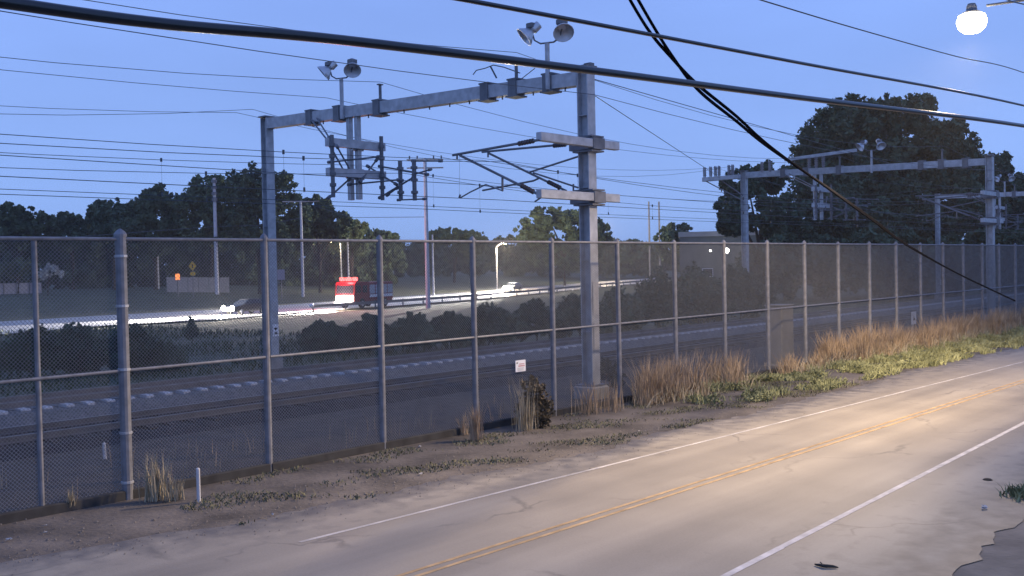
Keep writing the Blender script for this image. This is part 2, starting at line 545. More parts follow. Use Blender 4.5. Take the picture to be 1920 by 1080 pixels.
for z in (.3, 1.2, 2.35, 3.5, 4.4):
    hb = MB(); hb.lathe((0, 0, z), [(.1, -.025), (.112, -.02), (.112, .02), (.1, .025)], n=12)
    hb.build('tension_band', STEEL, tp, loc=(0, 0, 0))
thin = MB(); thin.tube([(0, 0, -.1), (0, 0, FH - .05)], .045, 10); thin.build('thin_post', FENCEM, fence, loc=(7.33 - X0, .03, 0))
# rails run from post to post
rl = None
for k in KS[:-1]:
    for nm, zz, rr in (('top_rail', FH - .03, .032), ('middle_rail', 2.33, .03)):
        mb = MB(); mb.tube([(.06, 0, 0), (SP - .06, 0, 0)], rr, 8)
        key = nm
        if key not in KIDS:
            KIDS[key] = mb.build(nm, FENCEM if nm == 'top_rail' else RUSTR if False else FENCEM, fence, loc=(k * SP, -.02, zz))
        else:
            dup(KIDS[key], fence, (k * SP, -.02, zz))
    mb = MB(); mb.box((SP / 2, 0, .05), (SP - .02, .14, .22), bev=.02)
    if 'kerb' not in KIDS:
        KIDS['kerb'] = mb.build('base_strip', mat('dark_kerb', (.05, .048, .046), .95, 0, .3, 3), fence, loc=(k * SP, 0, 0))
    else:
        dup(KIDS['kerb'], fence, (k * SP, 0, 0))
# woven wire of one bay: diagonal wires both ways, real geometry, shared by all bays
wv, wf = [], []
pitch, W2, H2, wr = 0.0707, SP, FH - .08, 0.0042
for sgn in (1, -1):
    c = -H2
    while c < W2:
        # wire x = c + z (sgn 1) or mirrored
        z0 = max(0, -c); z1 = min(H2, W2 - c)
        if z1 - z0 > .02:
            xa, xb = c + z0, c + z1
            if sgn < 0: xa, xb = W2 - xa, W2 - xb
            d = np.array([xb - xa, 0, z1 - z0]); d /= np.linalg.norm(d)
            nrm = np.array([-d[2], 0, d[0]]); yy = np.array([0, 1, 0])
            o = len(wv); off = sgn * wr * .9
            for (px_, pz_) in ((xa, z0), (xb, z1)):
                for t in (0.5, 2.6, 4.7):
                    wv.append(np.array([px_, off, pz_]) + wr * (nrm * math.cos(t) + yy * math.sin(t)))
            for a in range(3):
                b = (a + 1) % 3
                wf.append((o + a, o + b, o + 3 + b, o + 3 + a))
        c += pitch
wv = np.array(wv); wf = np.array(wf)
p0 = None
for k in KS[:-1]:
    if p0 is None:
        p0 = fast_mesh('wire_panel', wv, wf, MESHM); p0.parent = fence; p0.location = (k * SP, .03, .06)
    else:
        dup(p0, fence, (k * SP, .03, .06))
# notice fixed on the fence
s0 = onY(976, 686, YFN - .06)
sg = thing('warning_sign', 'small white notice with faint red print wired to the fence', 'sign', s0)
b = MB(); b.box(s0, (.40, .012, .30), bev=.004); b.build('board', WHITE, sg)
b = MB(); b.box(s0 + Vector((.03, -.009, .0)), (.25, .004, .035)); b.box(s0 + Vector((.04, -.009, .05)), (.20, .004, .025)); b.build('red_line', mat('pale_red_print', (.62, .36, .38), .6), sg)
b = MB()
for q in range(4): b.box(s0 + Vector((-.01, -.009, -.05 - q * .022)), (.28 - .05 * (q % 2), .004, .008))
b.build('text_line', mat('grey_print', (.45, .45, .48), .6), sg)
b = MB(); b.box(s0 + Vector((-.14, -.009, .085)), (.05, .004, .03)); b.build('black_mark', BLACK, sg)

# ------------------------------------------------------------------ catenary portals
XG, YN, YFAR, ZN, ZT = 24.5, 18.76, 35.4, 10.0, 10.42
DX2, DX3 = 39.8, 79.0
def zbf(y): return ZN - .24 + (ZT - ZN) * (y - YN) / (YFAR - YN)
XP, YP, ZP = Vector((1, 0, 0)), Vector((0, 1, 0)), Vector((0, 0, 1))

def h_column(mb, x, y, z0, z1, w=.40, d=.42):
    t = .035
    mb.box((x, y - d / 2, (z0 + z1) / 2), (w, t, z1 - z0))
    mb.box((x, y + d / 2, (z0 + z1) / 2), (w, t, z1 - z0))
    mb.box((x, y, (z0 + z1) / 2), (t, d - t - .004, z1 - z0 - .004))
    for q in np.arange(z0 + 1.6, z1 - .3, 2.2):
        mb.box((x, y, q), (w - .06, d - t - .006, .02))

def portal():
    g = thing('catenary_portal', 'nearest grey steel catenary portal, its thick column just behind the fence', 'catenary portal', (XG, YN, 0), 'catenary portals over the tracks')
    mb = MB(); h_column(mb, XG, YN, .42, ZN + .05, .38, .37); cn = mb.build('near_column', STEEL, g)
    cp = MB(); cp.box((XG, YN, ZN + .09), (.52, .5, .06)); cp.box((XG + .12, YN - .05, ZN + .17), (.2, .25, .1)); cp.build('cap_plate', STEELD, cn)
    bp = MB(); bp.box((XG, YN, .40), (.7, .7, .05)); 
    for sx in (-1, 1):
        for sy in (-1, 1): bp.tube([(XG + sx * .29, YN + sy * .29, .38), (XG + sx * .29, YN + sy * .29, .52)], .025, 6)
    bp.build('base_plate', STEELD, cn)
    pr = MB(); pr.box((XG, YN, .12), (.80, .80, .52), bev=.04); pr.build('pier', CONC, g)
    mb = MB(); h_column(mb, XG, YFAR, -.05, ZT + .02, .36, .36); cf = mb.build('far_column', STEEL, g)
    pl = MB(); pl.box((XG, YFAR, .25), (.62, .62, .62), bev=.03); pl.build('pier', CONC, g)
    cp = MB(); cp.box((XG, YFAR, ZT + .06), (.52, .5, .05)); cp.build('cap_plate', STEELD, cf)
    # plates and kilometre signs low on the columns
    pts = [(cn, YN - .22, 1108, 560, .26, 1.0), (cn, YN - .22, 1111, 632, .24, .85), (cf, YFAR - .22, 503, 578, .34, .46), (cf, YFAR - .22, 510, 684, .40, .58)]
    for par, y, px, py, w, h in pts:
        P = onY(px, py, y); P.x = XG
        q = MB(); q.box(P, (w, .02, h)); q.build('column_plate', CONCT, par)
    P = onY(506, 620, YFAR - .22); P.x = XG + .02
    q = MB(); q.box(P, (.28, .025, .50)); sgn = q.build('hourglass_sign', WHITE, cf)
    q = MB()
    for s in (1, -1):
        q.prism([P + Vector((-.10, -.016, s * .135 - .03)), P + Vector((.10, -.016, s * .135 - .03)), P + Vector((0, -.016, s * .02 - .03))], (0, -.006, 0))
    q.build('black_triangle', BLACK, sgn)
    # beam
    zb = ZT - .30
    mb = MB(); mb.bar((XG, YN + .235, zbf(YN)), (XG, YFAR - .215, zbf(YFAR)), .34, .42); bm = mb.build('beam', STEEL, g)
    for px in (585, 637, 712, 915, 968, 1033):
        y = onX(px, 180, XG).y
        zb = zbf(y); q = MB(); q.box((XG, y, zb), (.44, .34, .50)); q.box((XG, y, zb - .28), (.5, .5, .05)); q.box((XG, y, zb + .27), (.46, .42, .05)); q.build('beam_clamp', STEELD, bm)
    for px in (605, 690, 757, 805, 843, 880, 942, 1000, 1060):
        y = onX(px, 180, XG).y; zb = zbf(y); q = MB(); q.tube([(XG, y, zb - .21), (XG, y, zb - .31)], .025, 6)
        q.build('beam_bolt', STEELD, bm)
    for px, h in ((713, .85), (969, .9)):
        y = onX(px, 180, XG).y
        zb = zbf(y); q = MB(); q.tube([(XG, y, zb + .29), (XG, y, zb + h)], .055, 8); q.box((XG, y, zb + h), (.2, .14, .04)); q.build('stub_mast', STEELD, bm)
    # hanging frame between the tracks
    yh = onX(663, 220, XG).y
    ztub = onX(663, 375, XG).z
    for px in (655, 670):
        y = onX(px, 220, XG).y
        zb = zbf(y); q = MB(); q.box((XG, y, (zb - .21 + ztub) / 2), (.18, .18, zb - .21 - ztub)); q.build('drop_tube', STEEL, g)
    yb = yh - .35
    A = onY(613, 263, yb); B = onY(719, 268, yb); zc = A.z - .06
    for nm, z in (('upper_arm', zc), ('lower_arm', onY(613, 322, yb).z)):
        q = MB(); q.bar((A.x, yb, z), (B.x, yb, z), .24, .30); q.box((XG, yb + .18, z), (.5, .16, .4)); q.build('hanger_' + nm.split('_')[1] if False else 'bracket_arm', STEEL, g)
    XA, XB = A.x + .1, B.x - .25
    for xx, pa, pb in ((XA, (615, 254), (614, 371)), (XB, (712, 256), (711, 376))):
        P, Q = onX(*pa, xx), onX(*pb, xx); y = yb - .16
        q = MB(); q.tube([(xx, y, P.z), (xx, y, Q.z)], .075, 8)
        for t in (.16, .34, .62, .8): q.lathe((xx, y, P.z + (Q.z - P.z) * t), [(.08, -.07), (.12, -.06), (.12, .06), (.08, .07)], n=8)
        q.build('hanger_post', STEELD, g)
    def strut(a, b, xa, xb=None, r=.035, name='strut'):
        xb = xa if xb is None else xb
        q = MB(); P, Q = onX(*a, xa), onX(*b, xb); q.tube([P, Q], r, 6)
        d = (Q - P).normalized()
        for t in (P, Q): q.tube([t - d * .08, t + d * .08], r * 1.9, 6)
        return q.build(name, STEELD, g)
    strut((580, 220), (613, 262), XG, XA); strut((592, 218), (617, 258), XG, XA)
    strut((620, 275), (650, 330), XA, XG - .3); strut((632, 275), (660, 325), XA, XG - .2)
    strut((618, 304), (710, 294), XA); strut((617, 370), (655, 336), XA, XG - .3)
    strut((655, 346), (748, 337), XG - .2, XB - .4); strut((690, 312), (742, 345), XB); strut((676, 340), (706, 300), XG - .2, XB)
    strut((713, 312), (800, 327), XB); strut((713, 370), (776, 332), XB); strut((727, 365), (745, 352), XB)
    strut((776, 327), (806, 318), XB, r=.03)
    strut((775, 302), (826, 302), XB, r=.03); strut((748, 375), (796, 373), XB, r=.03)
    for px, pa, pb in ((750, 301, 376), (776, 299, 376)):
        P, Q = onX(px, pa, XB), onX(px, pb, XB)
        q = MB(); q.tube([P, (P.x, P.y, Q.z)], .08, 8)
        for t in (.2, .5, .8): q.lathe((P.x, P.y, P.z + (Q.z - P.z) * t), [(.085, -.06), (.13, -.05), (.13, .05), (.085, .06)], n=8)
        q.build('hanger_post', STEELD, g)
    # double cantilever on the near column
    yc = YN + .30
    for pa, pb in (((1010, 259), (1157, 273)), ((1010, 365), (1158, 371))):
        P, Q = onY(*pa, yc - .65), onY(*pb, yc - .65); z = onY(1090, (pa[1] + pb[1]) / 2, yc - .65).z
        q = MB(); q.box(((P.x + Q.x) / 2, yc - .65, z), (Q.x - P.x, .20, .25), bev=.012)
        arm = q.build('bracket_arm', STEEL, g)
        q = MB(); q.box((XG, YN, z), (.56, .95, .34)); q.box((XG, YN - .05, z + .22), (.62, .74, .05)); q.box((XG, YN - .05, z - .22), (.62, .74, .05)); q.build('column_clamp', STEELD, arm)
        XL = P.x + .08
    XR = XG + .15
    def tube(pts, x, r=.032, name='cantilever_tube'):
        q = MB(); W = [onX(a, b, x) for a, b in pts]
        q.tube(W, r, 7); return q.build(name, STEELD, g)
    tube([(1013, 262), (849, 291)], XL, .04); tube([(1013, 366), (862, 291)], XL, .04)
    tube([(942, 330), (942, 358)], XL, .035); tube([(863, 371), (882, 360), (911, 346), (921, 350), (943, 358)], XL, .022, 'steady_arm')
    tube([(862, 291), (861, 366)], XL, .004, 'dropper_wire')
    tube([(857, 291), (857, 299)], XL, .03); tube([(863, 365), (861, 371)], XL, .03)
    tube([(1078, 269), (904, 285)], XR, .038); tube([(1062, 358), (916, 287)], XR, .038)
    tube([(1086, 293), (993, 323)], XR, .032); tube([(1000, 324), (1084, 352)], XR, .03)
    tube([(905, 357), (1000, 339), (1013, 333)], XR, .032); tube([(915, 285), (915, 295)], XR, .03)
    tube([(1075, 345), (1075, 358)], XR, .03); tube([(1015, 370), (1003, 378)], XL, .024, 'steady_arm')
    for a, b, x in (((1000, 264), (975, 269), XL), ((1000, 360), (980, 349), XL), ((1060, 271), (1040, 273), XR), ((1050, 352), (1030, 342), XR)):
        ins = MB(); P, Q = onX(*a, x), onX(*b, x); d = (Q - P)
        for t in np.linspace(0, 1, 6): ins.tube([P + d * t, P + d * (t + .08)], .075, 8)
        ins.build('insulator', mat('brown_insulator', (.09, .07, .07), .4), g)
    return g

por = portal()
# twin floodlights on their masts
def flood(px, pybase, pytop, label):
    y = onX(px, 170, XG).y
    zt = onX(px, pytop, XG).z; zb = zbf(y) + .25
    t = thing('twin_floodlight', label, 'floodlight', (XG, y, zb), 'floodlights on the portals')
    q = MB(); q.tube([(XG - .22, y, zb - .5), (XG - .22, y, zt)], .075, 8); q.build('mast', STEEL, t)
    d = Vector((.25, -.75, 0)).normalized()     # arms spread along the beam
    c = Vector((XG - .22, y, zt))
    for s in (1, -1):
        q = MB(); e_ = c - d * s * .5 + Vector((0, 0, .28))
        q.tube([c, c - d * s * .22 - Vector((0, 0, .0)), c - d * s * .42 + Vector((0, 0, .12)), e_ + Vector((0, 0, .1))], .028, 6); arm = q.build('bracket', STEELD, t)
        ax = Vector((-.45, .55 * s, -.72)).normalized() if s < 0 else Vector((-.55, .5, -.62)).normalized()
        q = MB(); q.lathe(e_ + Vector((0, 0, .16)), [(.001, -.30), (.13, -.29), (.15, -.05), (.09, 0), (.14, .06), (.30, .26), (.33, .34), (.31, .34), (.12, .06), (.001, .05)], ax, 16)
        hd = q.build('lamp_shade', mat('aluminium_shade', (.55, .56, .58), .35, .6, .08, 4), t)
        q = MB(); q.box(e_ + Vector((0, 0, .30)), (.30, .26, .16), bev=.02); q.build('ballast_box', STEELD, t)
    return t
f1 = flood(649, 200, 148, 'twin floodlight on the mast at the middle of the nearest portal beam')
f2 = flood(1036, 145, 82, 'twin floodlight near the thick column, above the end of the nearest portal beam')

def shift_tree(o, d, label):
    c = copy_tree(o); c.location = c.location + Vector(d); c['label'] = label; return c
por2 = shift_tree(por, (DX2 + 1.0, .45, .12), 'second steel catenary portal, standing in front of the big dark tree')
por3 = shift_tree(por, (DX3, 0, 0), 'farthest steel catenary portal, partly out of the frame')
y2 = onX(1636, 262, XG + DX2 + .6).y; y3 = onX(1885, 345, XG + DX3).y
shift_tree(f2, (DX2 + .6, y2 - f2.location.y, (ZT - ZN) * (y2 - f2.location.y) / (YFAR - YN)), 'twin floodlight on the second portal, before the big tree')
shift_tree(f2, (DX3, y3 - f2.location.y, (ZT - ZN) * (y3 - f2.location.y) / (YFAR - YN)), 'small twin floodlight on the farthest portal at the right frame edge')
# side beam with insulators beyond the far column of the second portal
X2 = XG + DX2
q = MB(); q.box((X2, YFAR + 1.75, ZT - .28), (.3, 3.0, .3), bev=.02)
ext = q.build('side_beam', STEEL, por2)
for yy in (YFAR + .8, YFAR + 1.1, YFAR + 1.9, YFAR + 2.2, YFAR + 2.6, YFAR + 3.1, YFAR - 1.5, YFAR - 2.1, YFAR - 5.0, YFAR - 5.5, YFAR - 6.0):
    for xx in (-.1, .1):
        q = MB(); q.tube([(X2 + xx, yy, ZT - .12), (X2 + xx, yy, ZT + .62)], .05, 6)
        for t in range(5): q.tube([(X2 + xx, yy, ZT + t * .12), (X2 + xx, yy, ZT + .04 + t * .12)], .09, 7)
        q.build('insulator', mat('grey_insulator', (.26, .25, .27), .4), por2)
q = MB(); q.tube([(X2, YFAR + 3.1, ZT - .35), (X2, YFAR + .2, ZT - 1.9)], .04, 6); q.tube([(X2 + .3, YFAR + 2, ZT - .35), (X2 + .3, YFAR + .2, ZT - 1.6)], .04, 6); q.build('brace', STEELD, por2)
q = MB(); q.bar((X2 - .5, YFAR - 3.5, ZT + .55), (X2 - .5, YFAR - 8.5, ZT + .75), .24, .2); q.build('upper_bar', STEEL, por2)
# plate on the farthest portal's far column
P = Vector((XG + DX3, YFAR - .27, 0)); P.z = onX(1760, 582, P.x).z
q = MB(); q.box(P, (.38, .03, .62), bev=.01); q.build('white_plate', WHITE, por3)

# ------------------------------------------------------------------ overhead line wires
def span_pts(x0, x1, y, z, sag, n=10, y1=None, z1=None):
    out = []
    for i in range(n + 1):
        t = i / n
        out.append(Vector((x0 + (x1 - x0) * t, y + ((y1 if y1 is not None else y) - y) * t, z + ((z1 if z1 is not None else z) - z) * t - sag * 4 * t * (1 - t))))
    return out
SUP = [-53.7, XG - DX2, XG, XG + DX2, XG + DX3, XG + 117]
def multi(y, z, sag, zoff=()):
    pts = []
    for a, b in zip(SUP[:-1], SUP[1:]):
        pts += span_pts(a, b, y, z, sag, 10)[:-1]
    return pts
def catenary(y, zc, zm, sag, label):
    t = thing('catenary_line', label, 'overhead wire', (XG, y, zc), 'railway overhead wires')
    q = MB(); q.tube(multi(y, zc, .06), .010, 5); q.build('contact_wire', WIREM, t)
    mpts = multi(y, zm, sag)
    q = MB(); q.tube(mpts, .0095, 5); q.build('messenger_wire', WIREM, t)
    for p in mpts[3::3]:
        q = MB(); q.tube([(p.x, p.y, p.z + .03), (p.x, p.y, zc - .05)], .004, 4)
        q.tube([(p.x, p.y, p.z - .06), (p.x, p.y, p.z + .06)], .035, 5)
        q.tube([(p.x, p.y, zc - .06), (p.x, p.y, zc + .06)], .03, 5)
        q.build('dropper', WIREM, t)
yA = onX(863, 371, XG - 2).y; zA = onX(863, 371, XG - 2).z
zM = onX(857, 296, XG - 2).z
catenary(yA, zA, zM, .65, 'catenary wires over the nearer track, carried by the thick column')
catenary(yA + .9, zA + .55, zM + .12, .45, 'second pair of catenary wires over the nearer track')
yB = onX(795, 373, XG + 1).y
catenary(yB, zA, zM, .7, 'catenary wires over the farther track, carried by the hanging frame')
catenary(yB + 2.6, zA + .35, zM + .5, .5, 'catenary wires beyond the hanging frame')
def feeder(y, z, sag, label, r=.010):
    q = MB(); pts = multi(y, z, sag); q.tube(pts, r, 5)
    o = q.build('feeder_wire', WIREM); tag(o, label, 'overhead wire', 'railway overhead wires')
ym1 = onX(713, 150, XG).y; ym2 = onX(969, 125, XG).y
feeder(ym1, ZT + .52, 1.1, 'feeder wire on the stub mast at the middle of the portal beam')
feeder(ym1 + 3.2, ZT + .35, .6, 'feeder wire over the inner half of the portal beam')
feeder(ym2, ZT + .55, 1.0, 'feeder wire on the stub mast near the thick column')
feeder(YFAR + 2.2, ZT + .5, 1.0, 'feeder wire beyond the far columns of the portals')
feeder(YFAR + 1.0, ZT + .5, 1.6, 'lowest feeder wire beyond the far columns of the portals')
feeder(YN - .3, ZT - 1.2, .5, 'static wire along the street side of the thick columns')
# slack jumper cables over the near end of the beam
P0 = onX(915, 150, XG)
q = MB(); q.tube([onX(887, 140, XG), onX(893, 132, XG), onX(910, 128, XG), onX(925, 122, XG), onX(945, 126, XG), onX(975, 137, XG)], .018, 5)
o = q.build('jumper_cable', WIREM); tag(o, 'slack looped jumper cable above the near end of the portal beam', 'cable')
q = MB(); q.tube([onX(920, 125, XG), onX(931, 146, XG)], .03, 5); q.tube([onX(975, 150, XG), onX(1003, 128, XG)], .014, 5)
o = q.build('jumper_rod', WIREM); tag(o, 'short dark jumper rod hanging over the near end of the portal beam', 'cable')
# down guys from the thick column
def guy(a, b, x, label, r=.014):
    q = MB(); q.tube([Vector(a), Vector(b)], r, 5); o = q.build('guy_wire', WIREM); tag(o, label, 'guy wire')
guy((XG, YN + .3, ZN - .4), onY(1350, 333, 33.0), 0, 'thin guy wire falling from the top of the thick column to the second portal')
guy((XG, YN, ZN - .2), (XG + DX2, 25.0, ZT - .2), 0, 'thin tie wire from the thick column top to the second portal beam')

# ------------------------------------------------------------------ street side pole, lamp and cables
LP = onY(1822, 38, 8.2)
PX, PYc = LP.x + .3, 4.35
up_ = thing('utility_pole', 'wooden street utility pole standing out of the frame beside the lamp', 'utility pole', (PX, PYc, 0))
q = MB(); q.tube([(PX, PYc, -.3), (PX, PYc, 5), (PX, PYc, 11.2)], [.17, .15, .11], 12); q.build('pole', POLEW, up_)
q = MB(); q.bar((PX, PYc - 1.2, 10.4), (PX, PYc + 1.2, 10.4), .1, .12); q.build('crossarm', POLEW, up_)
sl = thing('street_lamp', 'glowing warm street lamp on an arm high over the road', 'street lamp', (PX, PYc, LP.z))
q = MB(); q.tube([(PX, PYc + .1, LP.z + .05), (PX, PYc + .9, LP.z + .28), (LP.x, LP.y - .35, LP.z + .30)], .032, 8); q.build('arm', STEELD, sl)
q = MB(); q.lathe((LP.x, LP.y, LP.z), [(.001, .42), (.09, .41), (.12, .35), (.13, .24), (.21, .20), (.22, .16), (.2, .16), (.1, .2), (.001, .2)], n=20); q.build('lamp_housing', STEELD, sl)
q = MB(); q.lathe((LP.x, LP.y, LP.z), [(.19, .17), (.31, .12), (.355, -.03), (.31, -.19), (.19, -.30), (.001, -.34)], n=24)
q.build('glass_bowl', emit('lamp_glow', (1.0, .86, .62), 30), sl, smooth=True)
def lamp_light(name, kind, loc, energy, col, radius, parent=None, **kw):
    d = bpy.data.lights.new(name, kind); d.energy = energy; d.color = col; d.shadow_soft_size = radius
    for a, b in kw.items(): setattr(d, a, b)
    o = bpy.data.objects.new(name, d); C.objects.link(o); o.location = loc
    return o
sll = lamp_light('street_lamp_light', 'POINT', (LP.x, LP.y, LP.z - .52), 11500, (1.0, .75, .47), .32)
# roadway luminaire: its optics throw most light outwards, at 55 to 75 degrees from straight down
ld = sll.data; ld.use_nodes = True; ln = ld.node_tree
lem = ln.nodes['Emission']
lt_ = ln.nodes.new('ShaderNodeTexCoord'); ls_ = ln.nodes.new('ShaderNodeSeparateXYZ'); lr_ = ln.nodes.new('ShaderNodeValToRGB')
lm_ = ln.nodes.new('ShaderNodeMapRange'); lm_.inputs[1].default_value = -1; lm_.inputs[2].default_value = 1
ln.links.new(lt_.outputs['Normal'], ls_.inputs[0]); ln.links.new(ls_.outputs['Z'], lm_.inputs[0]); ln.links.new(lm_.outputs[0], lr_.inputs[0])
cr2 = lr_.color_ramp
cr2.elements[0].position = 0.0; cr2.elements[0].color = (.33, .33, .33, 1)
cr2.elements[1].position = 1.0; cr2.elements[1].color = (.015, .015, .015, 1)
for ps, v in ((.09, .42), (.18, .72), (.25, .92), (.29, 1.0), (.335, .75), (.385, .25), (.44, .07), (.55, .02)):
    e = cr2.elements.new(ps); e.color = (v, v, v, 1)
# ... along the street rather than across it, least of all to the house side
ly_ = ln.nodes.new('ShaderNodeMapRange'); ly_.inputs[1].default_value = -1; ly_.inputs[2].default_value = 1
ln.links.new(ls_.outputs['Y'], ly_.inputs[0])
lh_ = ln.nodes.new('ShaderNodeValToRGB'); ch = lh_.color_ramp
ch.elements[0].position = 0.0; ch.elements[0].color = (.20, .20, .20, 1)
ch.elements[1].position = 1.0; ch.elements[1].color = (.12, .12, .12, 1)
for ps, v in ((.40, .20), (.47, .62), (.54, 1.0), (.66, 1.0), (.75, .62), (.84, .30)):
    e = ch.elements.new(ps); e.color = (v, v, v, 1)
lg_ = ln.nodes.new('ShaderNodeMath'); lg_.operation = 'MULTIPLY'; lg_.inputs[1].default_value = 2.75
ln.links.new(lh_.outputs[0], lg_.inputs[0])
ln.links.new(ly_.outputs[0], lh_.inputs[0])
lmul = ln.nodes.new('ShaderNodeMath'); lmul.operation = 'MULTIPLY'; ln.links.new(lg_.outputs[0], lmul.inputs[1])
ln.links.new(lr_.outputs[0], lmul.inputs[0]); ln.links.new(lmul.outputs[0], lem.inputs['Strength'])

def cable(pts, r, name, label, m=CABLE, cat='cable', n=8, group=None):
    # smooth through the given points (Catmull-Rom)
    P = [Vector(p) for p in pts]; out = []
    for i in range(len(P) - 1):
        a, b, c, d = P[max(i - 1, 0)], P[i], P[i + 1], P[min(i + 2, len(P) - 1)]
        for t in np.linspace(0, 1, 9)[:-1]:
            out.append(.5 * ((2 * b) + (c - a) * t + (2 * a - 5 * b + 4 * c - d) * t * t + (3 * b - a - 3 * c + d) * t ** 3))
    out.append(P[-1])
    if isinstance(r, tuple): r = [r[0] + (r[1] - r[0]) * k / (len(out) - 1) for k in range(len(out))]
    q = MB(); q.tube(out, r, n); o = q.build(name, m, smooth=True); tag(o, label, cat, group); return out
YC = 4.15
def cy(px, py, y=YC): return onY(px, py, y)
thick = [cy(-700, -160), cy(-200, -32), cy(60, 12), cy(320, 46), cy(650, 76), cy(1100, 131), cy(1500, 183), cy(1920, 236), (PX, YC, cy(1920, 236).z + .45)]
o1 = cable(thick, .026, 'telephone_cable', 'thick black telephone cable sagging across the whole picture', n=10)
# lashing clamps along the thick cable
cable([cy(830, -8, 4.3), cy(1110, 44, 4.3), cy(1500, 118, 4.3), cy(1920, 198, 4.3), (PX, 4.3, cy(1920, 198, 4.3).z + .3)], .016, 'power_cable', 'thinner black cable above the thick telephone cable')
cable([cy(1230, -60, 4.6), cy(1420, -2, 4.6), cy(1600, 52, 4.6), cy(1790, 105, 4.6), cy(1930, 140, 4.6), (PX, 4.6, cy(1930, 140, 4.6).z + .1)], .007, 'overhead_wire', 'thin faint wire passing below the glowing street lamp')
cable([cy(1850, -20, 4.0), cy(1890, 0, 4.0), cy(1925, 9, 4.0)], .010, 'overhead_wire', 'short dark wire in the top corner beside the lamp')
# twisted drop cable crossing the street and the fence
def along(px0, py0, y0, px1, py1, y1, n=14, sag=0.25):
    a, b = onY(px0, py0, y0), onY(px1, py1, y1); out = []
    for i in range(n + 1):
        t = i / n; p = a.lerp(b, t); p.z -= sag * 4 * t * (1 - t); out.append(p)
    return out
DROPM = mat('old_rubber', (.010, .010, .013), 1.0, 0, .2, 8, spec=.0)
dpx = [(1150, -70), (1215, 44), (1258, 105), (1310, 165), (1380, 222), (1450, 281), (1560, 358), (1640, 415), (1700, 459), (1800, 515), (1903, 564)]
dpt = [onY(a, b, 4.3 + (YFN - .1 - 4.3) * ((a - 1150) / 753) ** 1.35) for a, b in dpx]; base = []
for i in range(len(dpt) - 1):
    a, b, c, d = dpt[max(i - 1, 0)], dpt[i], dpt[i + 1], dpt[min(i + 2, len(dpt) - 1)]
    for t in np.linspace(0, 1, 6)[:-1]:
        base.append(.5 * ((2 * b) + (c - a) * t + (2 * a - 5 * b + 4 * c - d) * t * t + (3 * b - a - 3 * c + d) * t ** 3))
base.append(dpt[-1])
for ph, lb in ((0, 'slack twisted drop cable falling steeply across the street to the fence, front strand'), (math.pi, 'slack twisted drop cable falling steeply across the street to the fence, rear strand')):
    pts = []
    for i, p in enumerate(base):
        t = i / (len(base) - 1)
        sp = .035 * (1 - t) + .012
        a = ph + t * 9
        pts.append(p + Vector((math.sin(a) * sp, 0, math.cos(a) * sp)))
    cable(pts, (.013, .034), 'drop_cable', lb, m=DROPM, n=6)
cable(along(1712, 487, 15.5, 1897, 561, YFN - .1, 10, .08), .011, 'drop_wire', 'short thin wire joining the drop cable low on the right of the fence', n=6)

# ------------------------------------------------------------------ highway beyond the tracks
HWM = mat('pale_concrete_road', (0.34, 0.335, 0.33), 0.55, 0, 0.12, 0.3, bump=0.1, bscale=8)
near_px = [(-160, 645), (-60, 633), (0, 627), (200, 610), (420, 598), (570, 585), (740, 573), (880, 562), (1000, 551), (1090, 542), (1160, 535), (1250, 528)]
far_px = [(-160, 617), (-60, 608), (0, 603), (200, 591), (420, 580), (570, 569), (740, 557), (880, 547), (1000, 538), (1090, 531), (1160, 525.5), (1250, 519.5)]
NR = [onZ(a, b, .06) for a, b in near_px]; FR = [onZ(a, b, .06) for a, b in far_px]
q = MB(); q.add(NR + FR, [(i, i + 1, len(NR) + i + 1, len(NR) + i) for i in range(len(NR) - 1)])
struct('highway', q, HWM)
q = MB()
for i in range(len(NR) - 1):
    a, b = NR[i].lerp(FR[i], .5), NR[i + 1].lerp(FR[i + 1], .5)
    w = (FR[i] - NR[i]).normalized() * .07; u = Vector((0, 0, .006))
    q.add([a - w + u, b - w + u, b + w + u, a + w + u], [(0, 1, 2, 3)])
struct('highway_centre_line', q, YEL)
# guardrail along its near edge
gr_ = thing('guardrail', 'low steel guardrail along the near edge of the highway', 'guardrail', NR[5])
pts = []
for a, b in zip(NR[5:-1], NR[6:]):
    L = (b - a).length; n = max(2, int(L / 4))
    pts += [a.lerp(b, t / n) for t in range(n)]
pts = [p + Vector((.5, -.9, 0)) for p in pts]
first = None
for i, p in enumerate(pts[:46]):
    if first is None:
        q = MB(); q.box((0, .08, .34), (.12, .12, .9)); first = q.build('post', STEELD, gr_, loc=p - NR[5])
    else:
        dup(first, gr_, p - NR[5])
    q = None
q = MB()
for a, b in zip(pts[:45], pts[1:46]):
    for dz, dy in ((.46, -.03), (.56, .02), (.66, -.03)): q.bar(a + Vector((0, dy, dz)), b + Vector((0, dy, dz)), .03, .10)
q.build('beam', STEELD, gr_)
for i in (0, 13):
    p = pts[i] + Vector((-.4, .1, 0))
q = MB(); p = pts[0]; q.lathe(p + Vector((-.25, 0, .62)), [(.001, -.2), (.2, -.16), (.26, 0), (.2, .16), (.001, .2)], n=10); q.build('end_terminal', WHITE, gr_)

# ------------------------------------------------------------------ vehicles on the highway
HEADL = emit('headlamp', (1.0, .93, .80), 60)
REDL = emit('red_beacon', (1.0, .09, .085), 7)
def wheel(par, c, r, w, ax):
    q = MB(); q.lathe(c, [(r * .55, -w / 2), (r * .95, -w / 2), (r, -w * .35), (r, w * .35), (r * .95, w / 2), (r * .55, w / 2)], ax, 16); ty = q.build('wheel', TYRE, par)
    q = MB(); q.lathe(c, [(.001, -w * .42), (r * .5, -w * .45), (r * .58, -w / 2 - .004), (r * .58, w / 2 + .004), (r * .5, w * .45), (.001, w * .42)], ax, 12); q.build('rim', STEEL, ty)

